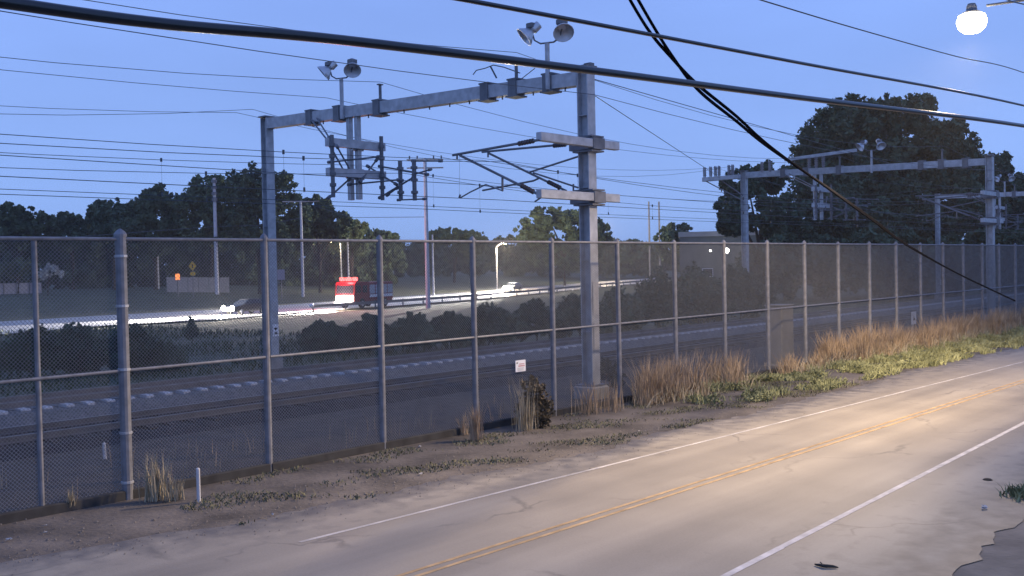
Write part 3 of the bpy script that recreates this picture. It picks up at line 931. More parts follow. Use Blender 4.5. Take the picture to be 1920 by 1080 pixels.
def frame(p, t):
    d = Vector((t.x, t.y, 0)).normalized(); s = Vector((-d.y, d.x, 0)); return p, d, s   # d forward, s to the left

def car(px, py, label, paint, head=True, kw=350000):
    p = onZ(px, py, .07)
    i = min(range(len(NR) - 1), key=lambda k: abs(NR[k].x - p.x))
    p, d, s = frame(p, NR[max(i - 1, 0)] - NR[min(i + 1, len(NR) - 1)])
    s = -s                                                # s: towards the viewer side irrelevant, symmetric car
    t = thing('car', label, 'car', p)
    W = lambda a, b, c: p + d * a + s * b + Vector((0, 0, c))   # a from the nose (0) backwards negative
    q = MB()
    lo = [(0, .35), (.03, .62), (-.15, .78), (-1.2, .95), (-1.9, 1.0), (-3.9, 1.02), (-4.45, .98), (-4.55, .6), (-4.5, .32), (-3.95, .32), (-3.85, .55), (-3.55, .66), (-3.25, .55), (-3.15, .3), (-1.25, .3), (-1.15, .55), (-.85, .66), (-.55, .55), (-.45, .3)]
    q.prism([W(a, -.86, c) for a, c in lo], s * 1.72); q.build('body', paint, t)
    q = MB()
    base = [(-1.25, .96), (-3.95, 1.02)]; top = [(-1.95, 1.42), (-3.35, 1.42)]
    B = [W(-1.15, -.78, .95), W(-1.15, .78, .95), W(-4.1, .78, 1.01), W(-4.1, -.78, 1.01)]
    T = [W(-1.95, -.62, 1.40), W(-1.95, .62, 1.40), W(-3.4, .62, 1.40), W(-3.4, -.62, 1.40)]
    q.add(B + T, [(0, 1, 5, 4), (1, 2, 6, 5), (2, 3, 7, 6), (3, 0, 4, 7), (3, 2, 1, 0)]); q.build('windows', GLASS, t)
    q = MB(); q.add([v + Vector((0, 0, .002)) for v in T] + [v + Vector((0, 0, .05)) - (v - p - d * -2.6).normalized() * 0 for v in T], [(0, 1, 5, 4), (1, 2, 6, 5), (2, 3, 7, 6), (3, 0, 4, 7), (4, 5, 6, 7)]); q.build('roof', paint, t)
    for a in (-.85, -3.55):
        for b in (-.78, .78): wheel(t, W(a, b, .33), .33, .22, s)
    for b in (-.62, .62):
        q = MB(); q.lathe(W(.02, b, .64), [(.15, -.10), (.25, -.02), (.24, .08), (.15, .16), (.001, .19)], d, 14); q.build('headlight', HEADL, t)
        q = MB(); q.box(W(-4.55, b, .75), (.05, .26, .14), (d, s, Vector((0, 0, 1)))); q.build('tail_light', REDP, t)
    if kw:
        o = lamp_light('headlight_beam', 'SPOT', W(.25, 0, .66), kw, (1, .93, .84), .12, spot_size=math.radians(30), spot_blend=.5)
        o.scale = (2.0, 1, 1)
        o.rotation_euler = (d * 1.0 - Vector((0, 0, .20))).to_track_quat('-Z', 'Y').to_euler()
    if kw: lamp_light('headlight_spill', 'POINT', W(.9, 0, .6), kw * .022, (1, .90, .74), .25)
    return t
car(428, 591, 'dark car with blazing headlights at the left on the highway', mat('dark_car_paint', (.03, .032, .04), .3, .3, .1, 3), kw=330000)
car(952, 547, 'farther car with blazing headlights coming round the highway bend', mat('grey_car_paint', (.12, .12, .13), .3, .4, .1, 3), kw=1500000)

def fire_truck(px, py):
    p = onZ(px, py, .07)
    i = min(range(len(NR) - 1), key=lambda k: abs(NR[k].x - p.x))
    p, d, s = frame(p, NR[max(i - 1, 0)] - NR[min(i + 1, len(NR) - 1)])
    s = -s
    U = Vector((0, 0, 1)); ax = (d, s, U)
    t = thing('fire_truck', 'red fire truck with three glowing red roof lights on the highway', 'fire truck', p)
    W = lambda a, b, c: p + d * a + s * b + Vector((0, 0, c))
    RED = mat('red_truck_paint', (.22, .018, .018), .35, 0, .1, 3)
    WHT = mat('white_truck_stripe', (.72, .70, .68), .4, 0, .05, 3)
    q = MB(); q.prism([W(a, -1.2, c) for a, c in [(0, .55), (0, 1.35), (-.12, 2.55), (-.3, 2.75), (-2.6, 2.75), (-2.6, .55), (-1.95, .55), (-1.85, .95), (-1.45, 1.12), (-1.05, .95), (-.95, .55)]], s * 2.4); q.build('cab', RED, t)
    q = MB(); q.box(W(-4.9, 0, 1.75), (4.5, 2.44, 1.9), ax, bev=.05); q.box(W(-4.9, 0, .72), (4.5, 2.2, .3), ax); q.build('body', RED, t)
    q = MB(); q.box(W(-4.9, 1.225, 1.25), (4.3, .012, .30), ax); q.box(W(-4.9, -1.225, 1.25), (4.3, .012, .30), ax); q.box(W(.012, 0, 1.25), (.02, 2.3, .28), ax); q.build('white_stripe', WHT, t)
    for k in range(4):
        q = MB(); q.box(W(-3.2 - k * 1.12, 1.235, 1.95), (.98, .02, .95), ax, bev=.008); q.box(W(-3.2 - k * 1.12, -1.235, 1.95), (.98, .02, .95), ax, bev=.008); q.build('locker_door', STEEL, t)
    q = MB(); q.add([W(.0, -1.05, 1.55), W(.0, 1.05, 1.55), W(-.085, 1.05, 2.45), W(-.085, -1.05, 2.45), W(.02, -1.05, 1.55), W(.02, 1.05, 1.55), W(-.065, 1.05, 2.45), W(-.065, -1.05, 2.45)], [(4, 5, 6, 7), (0, 1, 5, 4), (1, 2, 6, 5), (2, 3, 7, 6), (3, 0, 4, 7)]); q.build('windscreen', GLASS, t)
    for b in (-1.21, 1.21):
        q = MB(); q.box(W(-.75, b, 2.0), (.8, .02, .75), ax, bev=.008); q.box(W(-1.9, b, 2.0), (.8, .02, .75), ax, bev=.008); q.build('side_window', GLASS, t)
    q = MB(); q.box(W(.14, 0, .62), (.3, 2.45, .32), ax, bev=.04); q.build('bumper', WHT, t)
    q = MB(); q.box(W(.012, 0, .98), (.03, 1.2, .26), ax); q.build('grille', STEEL, t)
    for b in (-.88, .88):
        q = MB(); q.lathe(W(.02, b, 1.0), [(.15, -.04), (.22, .02), (.2, .09), (.12, .14), (.001, .16)], d, 14); q.build('headlight', HEADL, t)
    for a in (-1.45, -5.6):
        for b in (-1.08, 1.08): wheel(t, W(a, b, .5), .5, .3, s)
    q = MB(); q.box(W(-.75, 0, 2.82), (.45, 2.2, .10), ax, bev=.02); lb = q.build('light_bar', BLACK, t)
    for b, w in ((-.82, .5), (0, .66), (.82, .5)):
        q = MB(); q.box(W(-.72, b, 3.05), (.42, w, .40), ax, bev=.08); q.build('beacon', REDL, lb)
    lamp_light('beacon_light', 'POINT', W(.1, 0, 3.5), 2600, (1, .05, .05), .3)
    o = lamp_light('headlight_beam', 'SPOT', W(.35, 0, 1.0), 150000, (1, .93, .84), .12, spot_size=math.radians(30), spot_blend=.5)
    o.scale = (2.0, 1, 1)
    o.rotation_euler = (d - Vector((0, 0, .27))).to_track_quat('-Z', 'Y').to_euler()
    lamp_light('headlight_spill', 'POINT', W(.9, 0, .9), 1500, (1, .85, .74), .3)
    return t
fire_truck(647, 579)

# ------------------------------------------------------------------ trees and bushes
def leaf_mat(name, c, v=.5):
    m = mat(name, c, .85, 0, v, .55, col2=tuple(x * 1.6 for x in c), spec=.1)
    return m
LM = [leaf_mat('dark_leaves', (.070, .098, .062)), leaf_mat('mid_leaves', (.082, .108, .064)), leaf_mat('blue_leaves', (.080, .112, .070))]

def leaf_cloud(cs, rs, n, size, rngs, clumps=26, spray=False):
    """leaf-sized quads in sub-clumps over the given ellipsoids; cs (k,3), rs (k,3)"""
    cs = np.array(cs); rs = np.array(rs)
    w = (rs[:, 0] * rs[:, 2]); w = w / w.sum()
    out_c = []
    for c, r, ww in zip(cs, rs, w):
        k = clumps
        d = rngs.normal(size=(k, 3)); d /= np.linalg.norm(d, axis=1)[:, None]
        rad = rngs.uniform(.2, 1.0, (k, 1)) ** .6
        cc = c + d * r * rad * .92
        cr_ = rngs.uniform(.17, .43, (k, 1)) * np.minimum(r[0], r[2])
        if spray:                                        # thin sprays poking out of the crown's outline
            k2 = k // 2; d2 = rngs.normal(size=(k2, 3)); d2[:, 2] = np.abs(d2[:, 2]) * .8 - .15; d2 /= np.linalg.norm(d2, axis=1)[:, None]
            cc = np.concatenate([cc, c + d2 * r * rngs.uniform(.82, 1.0, (k2, 1))])
            cr_ = np.concatenate([cr_, rngs.uniform(.06, .15, (k2, 1)) * np.minimum(r[0], r[2])])
            wgt = (cr_[:, 0] ** 2); wgt /= wgt.sum()
        m = int(n * ww)
        idx = rngs.choice(len(cc), m, p=wgt) if spray else rngs.integers(0, k, m)
        dd = rngs.normal(size=(m, 3)); dd /= np.linalg.norm(dd, axis=1)[:, None]
        rr = rngs.uniform(0, 1, (m, 1)) ** .45
        out_c.append(cc[idx] + dd * rr * cr_[idx])
    P = np.concatenate(out_c)
    m = len(P)
    a = rngs.normal(size=(m, 3)); a /= np.linalg.norm(a, axis=1)[:, None]
    b = rngs.normal(size=(m, 3)); b -= (a * b).sum(1)[:, None] * a; b /= np.linalg.norm(b, axis=1)[:, None]
    s = size * rngs.uniform(.6, 1.35, (m, 1))
    V = np.stack([P - a * s * .5, P + b * s * .30, P + a * s * .5, P - b * s * .30], 1).reshape(-1, 3)
    Q = np.arange(m * 4).reshape(-1, 4)
    return V, Q

def tree(name, label, cat, lobes, dep, n, leaf, m, basepx=None, group=None, trunk=True, seed=1, thick=.28, djit=.35, floor=None, clumps=26):
    rg = np.random.default_rng(seed)
    cs, rs = [], []
    for (px, py, rx, ry) in lobes:
        c = atd(px, py, dep + rg.uniform(-djit, djit) * rx * dep / F * 1.2)
        cs.append(tuple(c)); rs.append((rx * dep / F, rx * dep / F * .9, ry * dep / F))
    mx = sum(c[0] for c in cs) / len(cs); my = sum(c[1] for c in cs) / len(cs)
    gz = terr(mx, my) if floor is None else floor
    if basepx is not None:
        bp = atd(basepx, 500, dep); mx, my = bp.x, bp.y
    t = thing(name, label, cat, (mx, my, gz), group)
    V, Q = leaf_cloud(cs, rs, n, leaf, rg, clumps, True)
    V[:, 2] = np.maximum(V[:, 2], gz + .03)
    fast_mesh('crown', V, Q, m, t)
    if trunk:
        q = MB(); top = max(cs, key=lambda c: c[2])
        q.tube([(mx, my, gz - .3), (mx + .1, my, gz + (top[2] - gz) * .35), (top[0] * .5 + mx * .5, top[1] * .5 + my * .5, gz + (top[2] - gz) * .75), top], [thick * 1.2, thick, thick * .6, thick * .15], 8)
        q.build('trunk', BARK, t)
        for c in cs[:5]:
            q = MB(); z0 = gz + (c[2] - gz) * .45
            q.tube([(mx, my, z0), ((mx + c[0]) / 2, (my + c[1]) / 2, (z0 + c[2]) / 2 + .3), c], [thick * .5, thick * .35, thick * .1], 6)
            q.build('limb', BARK, t)
    return t

TG = 'trees beyond the highway'
tree('big_tree', 'huge dark oak behind the second portal, largest tree in view', 'tree',
     [(1600, 232, 80, 50), (1690, 215, 80, 42), (1540, 285, 62, 58), (1640, 310, 110, 80), (1765, 268, 66, 52), (1800, 330, 68, 70), (1720, 380, 125, 85), (1575, 385, 110, 85), (1838, 395, 48, 65), (1650, 430, 150, 50)],
     118, 110000, .55, LM[0], seed=3, thick=.6, clumps=56)
tree('leafy_tree', 'ragged tree with sky gaps at the left flank of the huge oak', 'tree',
     [(1402, 345, 52, 34), (1372, 388, 40, 34), (1440, 335, 44, 32), (1452, 400, 60, 46), (1385, 425, 46, 26), (1480, 440, 55, 40)], 112, 24000, .5, LM[0], seed=4, thick=.35, clumps=30)
tree('leafy_tree', 'smaller tree at the right frame edge beside the huge oak', 'tree',
     [(1858, 322, 40, 36), (1885, 360, 42, 42), (1893, 420, 52, 48), (1935, 400, 44, 50), (1860, 440, 50, 40)], 125, 22000, .55, LM[0], seed=5, thick=.35)
left_trees = [
 ([(35, 405, 46, 24), (-10, 420, 50, 34), (72, 422, 46, 26), (20, 450, 70, 35)], 1, 165, 'low round tree at the left frame edge'),
 ([(148, 418, 42, 18), (122, 408, 14, 12), (130, 445, 60, 30)], 1, 172, 'low tree in the dip right of the leftmost tree'),
 ([(212, 398, 50, 26), (232, 425, 62, 40), (185, 440, 50, 35)], 0, 168, 'rounded tree left of the tall dark pair'),
 ([(294, 378, 54, 32), (300, 415, 72, 42), (270, 440, 60, 40)], 0, 162, 'broad dark tree behind the yellow diamond sign'),
 ([(392, 352, 40, 30), (378, 400, 60, 55), (410, 430, 60, 45)], 1, 160, 'tree behind the tall pale pole on the left'),
 ([(482, 338, 72, 28), (522, 362, 44, 38), (440, 365, 56, 48), (500, 412, 80, 52), (470, 450, 85, 45)], 0, 155, 'tallest tree left of the portal, behind its far column'),
 ([(588, 388, 40, 20), (602, 412, 50, 32), (630, 428, 36, 30), (570, 430, 45, 40)], 0, 165, 'tree just right of the portal far column'),
 ([(665, 432, 30, 20), (650, 450, 40, 30)], 1, 185, 'low tree right of the thin lamp pole'),
 ([(716, 448, 30, 18), (720, 465, 40, 25)], 1, 205, 'small distant tree left of the crossarm utility pole'),
 ([(830, 442, 38, 16), (870, 440, 32, 12), (850, 465, 70, 30)], 2, 230, 'distant rounded tree right of the crossarm utility pole'),
 ([(1030, 412, 46, 26), (996, 438, 36, 26), (1078, 420, 42, 30), (1120, 442, 34, 26), (1060, 470, 95, 36)], 2, 205, 'round green tree behind the thick portal column'),
 ([(1268, 432, 34, 16), (1262, 465, 62, 34)], 2, 190, 'low bushy tree in front of the pale building'),
]
for i, (lb, mi, dep, label) in enumerate(left_trees):
    tree('leafy_tree', label, 'tree', lb, dep, 24000 if len(lb) > 3 else 16000, .0038 * dep, LM[mi], group=TG, seed=20 + i, thick=.3)

# woodland too thick to tell trunk from trunk
def mass(name, label, lobes, dep, n, leaf, m, seed):
    rg = np.random.default_rng(seed); cs, rs = [], []
    for (px, py, rx, ry) in lobes:
        c = atd(px, py, dep + rg.uniform(-6, 6)); cs.append(tuple(c)); rs.append((rx * dep / F, rx * dep / F * .8, ry * dep / F))
    V, Q = leaf_cloud(cs, rs, n, leaf, rg, 24)
    V = V[V.reshape(-1, 4, 3)[:, :, 2].min(1).repeat(4) > -.5] if False else V
    o = fast_mesh(name, V, Q, m); tag(o, label, 'woodland', None, 'stuff'); return o
rg = np.random.default_rng(77)
mass('woodland', 'dark belt of woodland behind the highway', [(x, 492 + rg.uniform(-8, 8), 60, 46) for x in range(-60, 740, 45)] + [(x, 462 + rg.uniform(-5, 5), 55, 30) for x in range(-60, 700, 50)] + [(x, 520, 50, 28) for x in range(-60, 740, 45)], 196, 150000, .85, LM[0], 51)
mass('woodland', 'distant wood line beyond the highway bend', [(x, 484 + rg.uniform(-6, 6), 60, 36) for x in range(700, 1330, 32)], 300, 80000, 1.1, LM[2], 52)
mass('undergrowth', 'dark undergrowth below the huge oak behind the fence', [(x, 505 + rg.uniform(-8, 8), 60, 56) for x in range(1440, 2000, 42)] + [(x, 470, 60, 40) for x in range(1470, 2000, 55)], 104, 90000, .5, LM[0], 53)

BG_ = 'bushes between the tracks and the highway'
bushes = [
 ((55, 655, 72, 48), 41, 1), ((150, 652, 66, 50), 42, 0), ((240, 652, 60, 48), 42, 0), ((308, 668, 46, 34), 43, 1),
 ((612, 628, 58, 32), 50, 0), ((690, 620, 62, 34), 50, 0), ((770, 618, 60, 36), 50, 2), ((846, 616, 60, 38), 51, 0),
 ((925, 606, 66, 42), 52, 1), ((1005, 598, 66, 44), 53, 0), ((1085, 592, 66, 46), 55, 0), ((1160, 580, 62, 50), 57, 2), ((1235, 560, 66, 62), 62, 0), ((1310, 552, 66, 62), 66, 1), ((1390, 545, 66, 56), 70, 0)]
names = ['bush at the left frame edge below the highway', 'dense bush behind the thin fence post', 'bush behind the thick terminal fence post', 'low bush at the right end of the left bush row',
 'low bush under the red fire truck, left end of the long hedge row', 'low bush under the fire truck wheels', 'low bush below the crossarm utility pole', 'low bush between the crossarm pole and the notice', 'bush behind and above the white notice',
 'bush left of the thick portal column', 'bush behind the thick portal column', 'bush just right of the thick portal column', 'tall bush left of the bright wall light', 'tall bush below the bright wall light', 'tall bush behind the second portal column']
for i, ((px, py, rx, ry), dep, mi) in enumerate(bushes):
    rgx = random.Random(i)
    lobes = [(px, py + ry * .15, rx * .8, ry * .8), (px - rx * .45, py + ry * .3, rx * .55, ry * .6), (px + rx * .45, py + ry * .25, rx * .55, ry * .65), (px + rx * rgx.uniform(-.2, .2), py - ry * .35, rx * .5, ry * .55)]
    tree('bush', names[i], 'bush', lobes, dep, 6500, .17 + dep * .001, LM[mi], group=BG_, seed=100 + i, thick=.05, clumps=34, floor=-.06)
tree('conifer', 'little cone-shaped evergreen standing alone below the highway', 'shrub', [(360, 626, 14, 12), (359, 612, 10, 12), (358, 600, 5, 8)], 60, 1500, .16, LM[0], seed=140, thick=.06, floor=-.06)
# pale blossoming shrubs behind the white wall
BLOS = mat('pale_blossom', (.42, .44, .42), .8, 0, .3, 1.2)
tree('blossom_shrub', 'pale flowering shrub above the white wall at left', 'shrub', [(45, 500, 32, 18), (20, 508, 22, 14)], 142, 2500, .45, mat('yellow_green_leaves', (.11, .13, .07), .85, 0, .4, .8), seed=141, thick=.1)
tree('blossom_shrub', 'white flowering shrub at the right end of the white wall', 'shrub', [(96, 508, 24, 14), (80, 516, 18, 10)], 141, 900, .40, BLOS, seed=142, thick=.1)

# ------------------------------------------------------------------ far side things
wl = atd(-70, 545, 150)
wt = thing('panel_wall', 'pale panelled wall at the left frame edge beyond the highway', 'wall', (wl.x, wl.y, 0))
wa, wb = atd(-70, 545, 140), atd(78, 541, 148)
PW = mat('pale_wall_paint', (.30, .30, .34), .8, 0, .1, .8)
for k in range(6):
    a = wa.lerp(wb, k / 6 + .004); b = wa.lerp(wb, (k + 1) / 6 - .004)
    q = MB(); q.bar((a.x, a.y, 1.35), (b.x, b.y, 1.35), .12, 3.7); q.build('panel', PW, wt)
    q = MB(); q.box((a.x, a.y - .05, 1.35), (.16, .2, 3.85)); q.build('post', STEELD, wt)
def wall_run(pxa, pxb, py, dep, h, name, label, m):
    a, b = atd(pxa, py, dep), atd(pxb, py, dep + 4)
    t = thing(name, label, 'wall', (a.x, a.y, 0)); n = 6
    for k in range(n):
        p, r = a.lerp(b, k / n + .003), a.lerp(b, (k + 1) / n - .003)
        q = MB(); q.bar((p.x, p.y, p.z), (r.x, r.y, p.z), .3, h); q.build('wall_section', m, t)
    return t
wall_run(312, 430, 536, 152, 2.6, 'concrete_wall', 'low grey concrete wall behind the yellow diamond sign', CONC)

def pole(px, ptop, pbase, dep, r, label, name='utility_pole', cat='utility pole', m=POLEW, zb=None):
    b = atd(px, pbase, dep); tp = atd(px, ptop, dep); z0 = terr(b.x, b.y) if zb is None else zb
    t = thing(name, label, cat, (b.x, b.y, z0))
    q = MB(); q.tube([(b.x, b.y, z0 - .2), (b.x, b.y, tp.z)], [r, r * .7], 8); q.build('pole', m, t)
    return t, Vector((b.x, b.y, tp.z)), b
PALEP = mat('pale_pole', (.50, .50, .52), .8, 0, .12, 2)
t1, top1, _ = pole(407, 334, 545, 150, .32, 'tall pale pole left of the portal far column', m=PALEP)
for k in range(4): q = MB(); q.tube([top1 + Vector((0, 0, -.3 - k * .9)), top1 + Vector((0, 0, -.75 - k * .9))], .42, 8); q.build('insulator', STEELD, t1)
t2, top2, _ = pole(568, 376, 548, 150, .24, 'pale utility pole with a crossarm just right of the portal far column', m=PALEP)
q = MB(); q.bar(top2 + Vector((-2.0, 1.8, -.15)), top2 + Vector((2.0, -1.8, -.15)), .14, .16); q.build('crossarm', POLEW, t2)
t3, top3, _ = pole(803, 298, 577, 104, .24, 'tall pale utility pole with two crossarms between the fence posts', m=PALEP, zb=0)
q = MB()
for dz, L in ((-.1, 1.9), (-.95, 1.9)):
    q.bar(top3 + Vector((-L * .7, L * .7, dz)), top3 + Vector((L * .7, -L * .7, dz)), .12, .14)
q.build('crossarm', POLEW, t3)
for k in (-1.6, -.8, .9, 1.7):
    P = top3 + Vector((k * .7, -k * .7, 0)); q = MB(); q.tube([P, P + Vector((0, 0, .3))], .08, 6); q.build('insulator', STEELD, t3)
pole(813, 440, 548, 150, .16, 'short thin pole just right of the tall crossarm pole', m=PALEP)
pole(653, 410, 508, 165, .17, 'thin pale pole above the fire truck', m=PALEP)
pole(295, 432, 470, 170, .2, 'short pole top among the dark trees at left', m=PALEP)
pole(1218, 378, 470, 260, .28, 'left one of two thin distant poles right of the thick column', m=STEELD)
pole(1237, 378, 470, 260, .28, 'right one of two thin distant poles right of the thick column', m=STEELD)
for a, b, lb in ((top1 - Vector((0, 0, 7.2)), top2 - Vector((0, 0, 2.6)), 'service wire between the two pale poles on the left'), (top1 - Vector((40, -30, 9.5)), top1 - Vector((0, 0, 7.2)), 'service wire running left from the tall pale pole')):
    q = MB(); q.tube([a, a.lerp(b, .5) - Vector((0, 0, .5)), b], .05, 5); o = q.build('service_wire', WIREM); tag(o, lb, 'overhead wire')
q = MB(); a = top2 - Vector((0, 0, .2)); b = top3 - Vector((0, 0, 6)); q.tube([a, a.lerp(b, .5) - Vector((0, 0, 1.2)), b], .03, 5); tag(q.build('service_wire', WIREM), 'faint wire from the crossarm pole to the tall utility pole', 'overhead wire')
WARM = emit('warm_lamp', (1, .80, .5), 14)
def street_light(px, ptop, pbase, dep, label, side=1, power=0, hr=.3, m=PALEP):
    t, tp, b = pole(px, ptop, pbase, dep, .14, label, 'highway_lamp', 'street lamp', m)
    e_ = tp + RX * (side * 1.6); e_.z = tp.z + .5
    q = MB(); q.tube([tp - Vector((0, 0, .1)), tp.lerp(e_, .5) + Vector((0, 0, .25)), e_], .08, 6); q.build('arm', STEELD, t)
    q = MB(); q.lathe(e_, [(.001, .3), (hr * .8, .2), (hr, 0), (hr * .9, 0)], n=12); q.build('lamp_head', STEELD, t)
    q = MB(); q.lathe(e_, [(hr * .9, -.01), (hr * .7, -hr * .7), (.001, -hr)], n=12); q.build('lamp_glass', WARM, t)
    if power: lamp_light('highway_lamp_light', 'POINT', e_ - Vector((0, 0, hr + .3)), power, (1, .78, .5), .2)
    return t
street_light(932, 462, 536, 175, 'lit pale lamp pole beside the highway bend', 1, 22000, .25)
street_light(1120, 424, 530, 240, 'lit street lamp right of the thick portal column', 1, 30000, .45)
street_light(640, 456, 510, 170, 'lit street lamp in the trees above the fire truck', -1, 3000, .32)

def signboard(px, py, dep, w, h, label, m, shape='rect', zb=None):
    P = atd(px, py, dep); z0 = terr(P.x, P.y)
    n = (CAM - P); n.z = 0; n.normalize(); n = (n + Vector((-.5, 0, 0))).normalized(); s = Vector((-n.y, n.x, 0)); U = Vector((0, 0, 1))
    t = thing('road_sign', label, 'road sign', (P.x, P.y, z0))
    q = MB(); q.tube([Vector((P.x, P.y, z0)) - n * .06, Vector((P.x, P.y, P.z + h / 2)) - n * .06], .06, 6); q.build('post', STEELD, t)
    q = MB()
    if shape == 'diamond':
        q.prism([P - s * w / 2, P + U * h / 2, P + s * w / 2, P - U * h / 2], n * .03)
    else:
        q.box(P, (w, .03, h), (s, n, U), bev=.01)
    q.build('board', m, t)
    return t, P, s, n
t, P, s, n = signboard(361, 499, 140, 1.15, 1.35, 'yellow diamond road sign with a small plaque below', YELLOWS, 'diamond')
q = MB(); q.box(P - Vector((0, 0, 1.05)), (.7, .03, .5), (s, n, Vector((0, 0, 1)))); q.build('plaque', YELLOWS, t)
q = MB(); q.box(P + n * .034, (.16, .01, .5), (s, n, Vector((0, 0, 1)))); q.build('black_symbol', BLACK, t)
signboard(527, 515, 140, 1.05, 1.45, 'plain white sign board right of the portal far column', PW)
t, P, s, n = signboard(333, 519, 140, .62, .85, 'small glowing orange sign left of the yellow diamond sign', emit('orange_glow', (1, .30, .09), 1.6))

bd = atd(1298, 470, 150); be = atd(1440, 470, 158)
BM = mat('building_wall', (.14, .15, .14), .85, 0, .1, .5)
bt = thing('flat_roof_building', 'pale flat-roofed building with wall lights left of the huge oak', 'building', (bd.x, bd.y, 0))
d = (be - bd); d.z = 0; L = d.length; d.normalize(); s = Vector((-d.y, d.x, 0)); rr_ = ray(1298, 470); s = Vector((rr_.x, rr_.y, 0)).normalized(); d = Vector((s.y, -s.x, 0)); zt = atd(1300, 433, 150).z; U = Vector((0, 0, 1))
mid = (bd + be) / 2 + s * 6
q = MB(); q.box((mid.x, mid.y, zt / 2 - .6), (L, 12, zt - .1), (d, s, U)); q.build('wall', BM, bt)
q = MB(); q.box((mid.x, mid.y, zt - .35), (L + .3, 12.3, .75), (d, s, U)); q.build('parapet', mat('parapet_paint', (.34, .33, .31), .8, 0, .12, .6), bt)
for k in range(3):
    c = bd + d * (2.2 + k * 3.6); q = MB(); q.box((c.x, c.y, 2.6), (1.6, .1, 1.3), (d, s, U)); wn_ = q.build('window', WHITE, bt)
    q = MB(); q.box(Vector((c.x, c.y, 2.6)) - s * .06, (1.4, .04, 1.1), (d, s, U)); q.build('pane', GLASS, wn_)
for px, py, r, st, pw in ((1362, 470, .42, 'wall_lamp', 160), (1332, 470, .16, 'small_wall_lamp', 0)):
    c = atd(px, py, 149.0 if px < 1340 else 150.8)
    q = MB(); q.lathe(c, [(.001, -r * .5), (r * .8, -r * .4), (r, 0), (r * .8, r * .4), (.001, r * .5)], (CAM - c).normalized(), 14); q.build(st, emit(st + '_glow', (1, .97, .86), 14), bt)
    q = MB(); q.bar(c + U * (r * .9), c + U * (r * .9) + s * 1.2, .12, .1); q.build('lamp_bracket', STEELD, bt)
    if pw: lamp_light('wall_lamp_light', 'POINT', c - s * .8, pw, (1, .95, .8), .3)

# ------------------------------------------------------------------ trackside things near the fence
cb = onZ(1496, 686, 0); cb.y = 18.5
ct = thing('equipment_cabinet', 'tall plain grey equipment cabinet just behind the fence', 'cabinet', (cb.x, cb.y, 0))
CABM = mat('cabinet_paint', (.19, .18, .165), .6, .0, .12, 2)
q = MB(); q.box((cb.x, cb.y, 1.2), (1.0, .7, 2.25), bev=.03); q.build('case', CABM, ct)
q = MB(); q.box((cb.x, cb.y - .355, 1.2), (.9, .02, 2.05), bev=.008); dr = q.build('door', CABM, ct)
q = MB(); q.box((cb.x + .36, cb.y - .39, 1.15), (.04, .05, .22)); q.build('handle', STEELD, dr)
q = MB(); q.box((cb.x, cb.y, 2.35), (1.08, .78, .05), bev=.02); q.build('lid', CABM, ct)
q = MB(); q.box((cb.x, cb.y, .04), (1.1, .8, .1)); q.build('plinth', CONC, ct)
P = onY(1711, 596, 18.3)
t = thing('track_sign', 'white trackside sign with black triangle, behind the dry grass', 'sign', (P.x, P.y, 0))
q = MB(); q.tube([(P.x, P.y, 0), (P.x, P.y, P.z + .1)], .05, 8); q.build('post', CONCT, t)
q = MB(); q.box((P.x, P.y - .06, P.z), (.62, .02, .62), bev=.005); b = q.build('board', WHITE, t)
q = MB(); q.box((P.x, P.y - .06, P.z + .36), (.72, .05, .05)); q.build('cap', BLACK, t)
q = MB(); q.prism([(P.x - .14, P.y - .073, P.z - .12), (P.x + .14, P.y - .073, P.z - .12), (P.x, P.y - .073, P.z + .08)], (0, -.006, 0)); q.build('black_triangle', BLACK, b)
# marker stakes
P = onZ(373, 940, 0); t_ = onY(371, 880, P.y)
q = MB(); q.tube([(P.x, P.y, -.1), (t_.x, t_.y, t_.z)], .035, 8); q.lathe(t_, [(.035, 0), (.03, .02), (.001, .03)], n=8)
tag(q.build('marker_stake', PALEP), 'short white marker stake in the dirt in front of the fence', 'stake')
P = onZ(197, 860, 0); t_ = onY(195, 832, P.y)
q = MB(); q.tube([(P.x, P.y, -.1), (t_.x, t_.y, t_.z)], .04, 8); q.lathe(t_, [(.04, 0), (.03, .02), (.001, .03)], n=8)
tag(q.build('marker_stake', PALEP), 'short white marker stake on the gravel behind the fence', 'stake')

# ------------------------------------------------------------------ grasses and weeds
def blades(pts, h, w, lean, rg, nb=3):
    """upright tapered bent blades at points pts (n,3); returns verts, tris"""
    n = len(pts)
    H = h * rg.uniform(.55, 1.2, (n, 1)); a = rg.uniform(0, 2 * np.pi, n)
    dirv = np.stack([np.cos(a), np.sin(a), np.zeros(n)], 1)
    side = np.stack([-np.sin(a * 1.7), np.cos(a * 1.7), np.zeros(n)], 1)
    L = lean * rg.uniform(.2, 1.4, (n, 1))
    W = w * rg.uniform(.6, 1.4, (n, 1))
    up = np.array([0, 0, 1.0])
    p0 = pts; p1 = pts + up * H * .55 + dirv * L * H * .25; p2 = pts + up * H + dirv * L * H * .8
    V = np.stack([p0 - side * W * .5, p0 + side * W * .5, p1 - side * W * .42, p1 + side * W * .42, p2], 1).reshape(-1, 3)
    b = np.arange(n)[:, None] * 5
    T = np.concatenate([b + np.array([[0, 1, 3]]), b + np.array([[0, 3, 2]]), b + np.array([[2, 3, 4]])], 0)
    return V, T
DRY = mat('dry_grass', (.34, .235, .145), .9, 0, .4, 2.5, col2=(.54, .41, .27))
STRAW = mat('straw_grass', (.40, .34, .23), .9, 0, .35, 3)
WEED = mat('green_weeds', (.20, .22, .10), .9, 0, .45, 1.6, col2=(.40, .41, .21))
rg = np.random.default_rng(11)
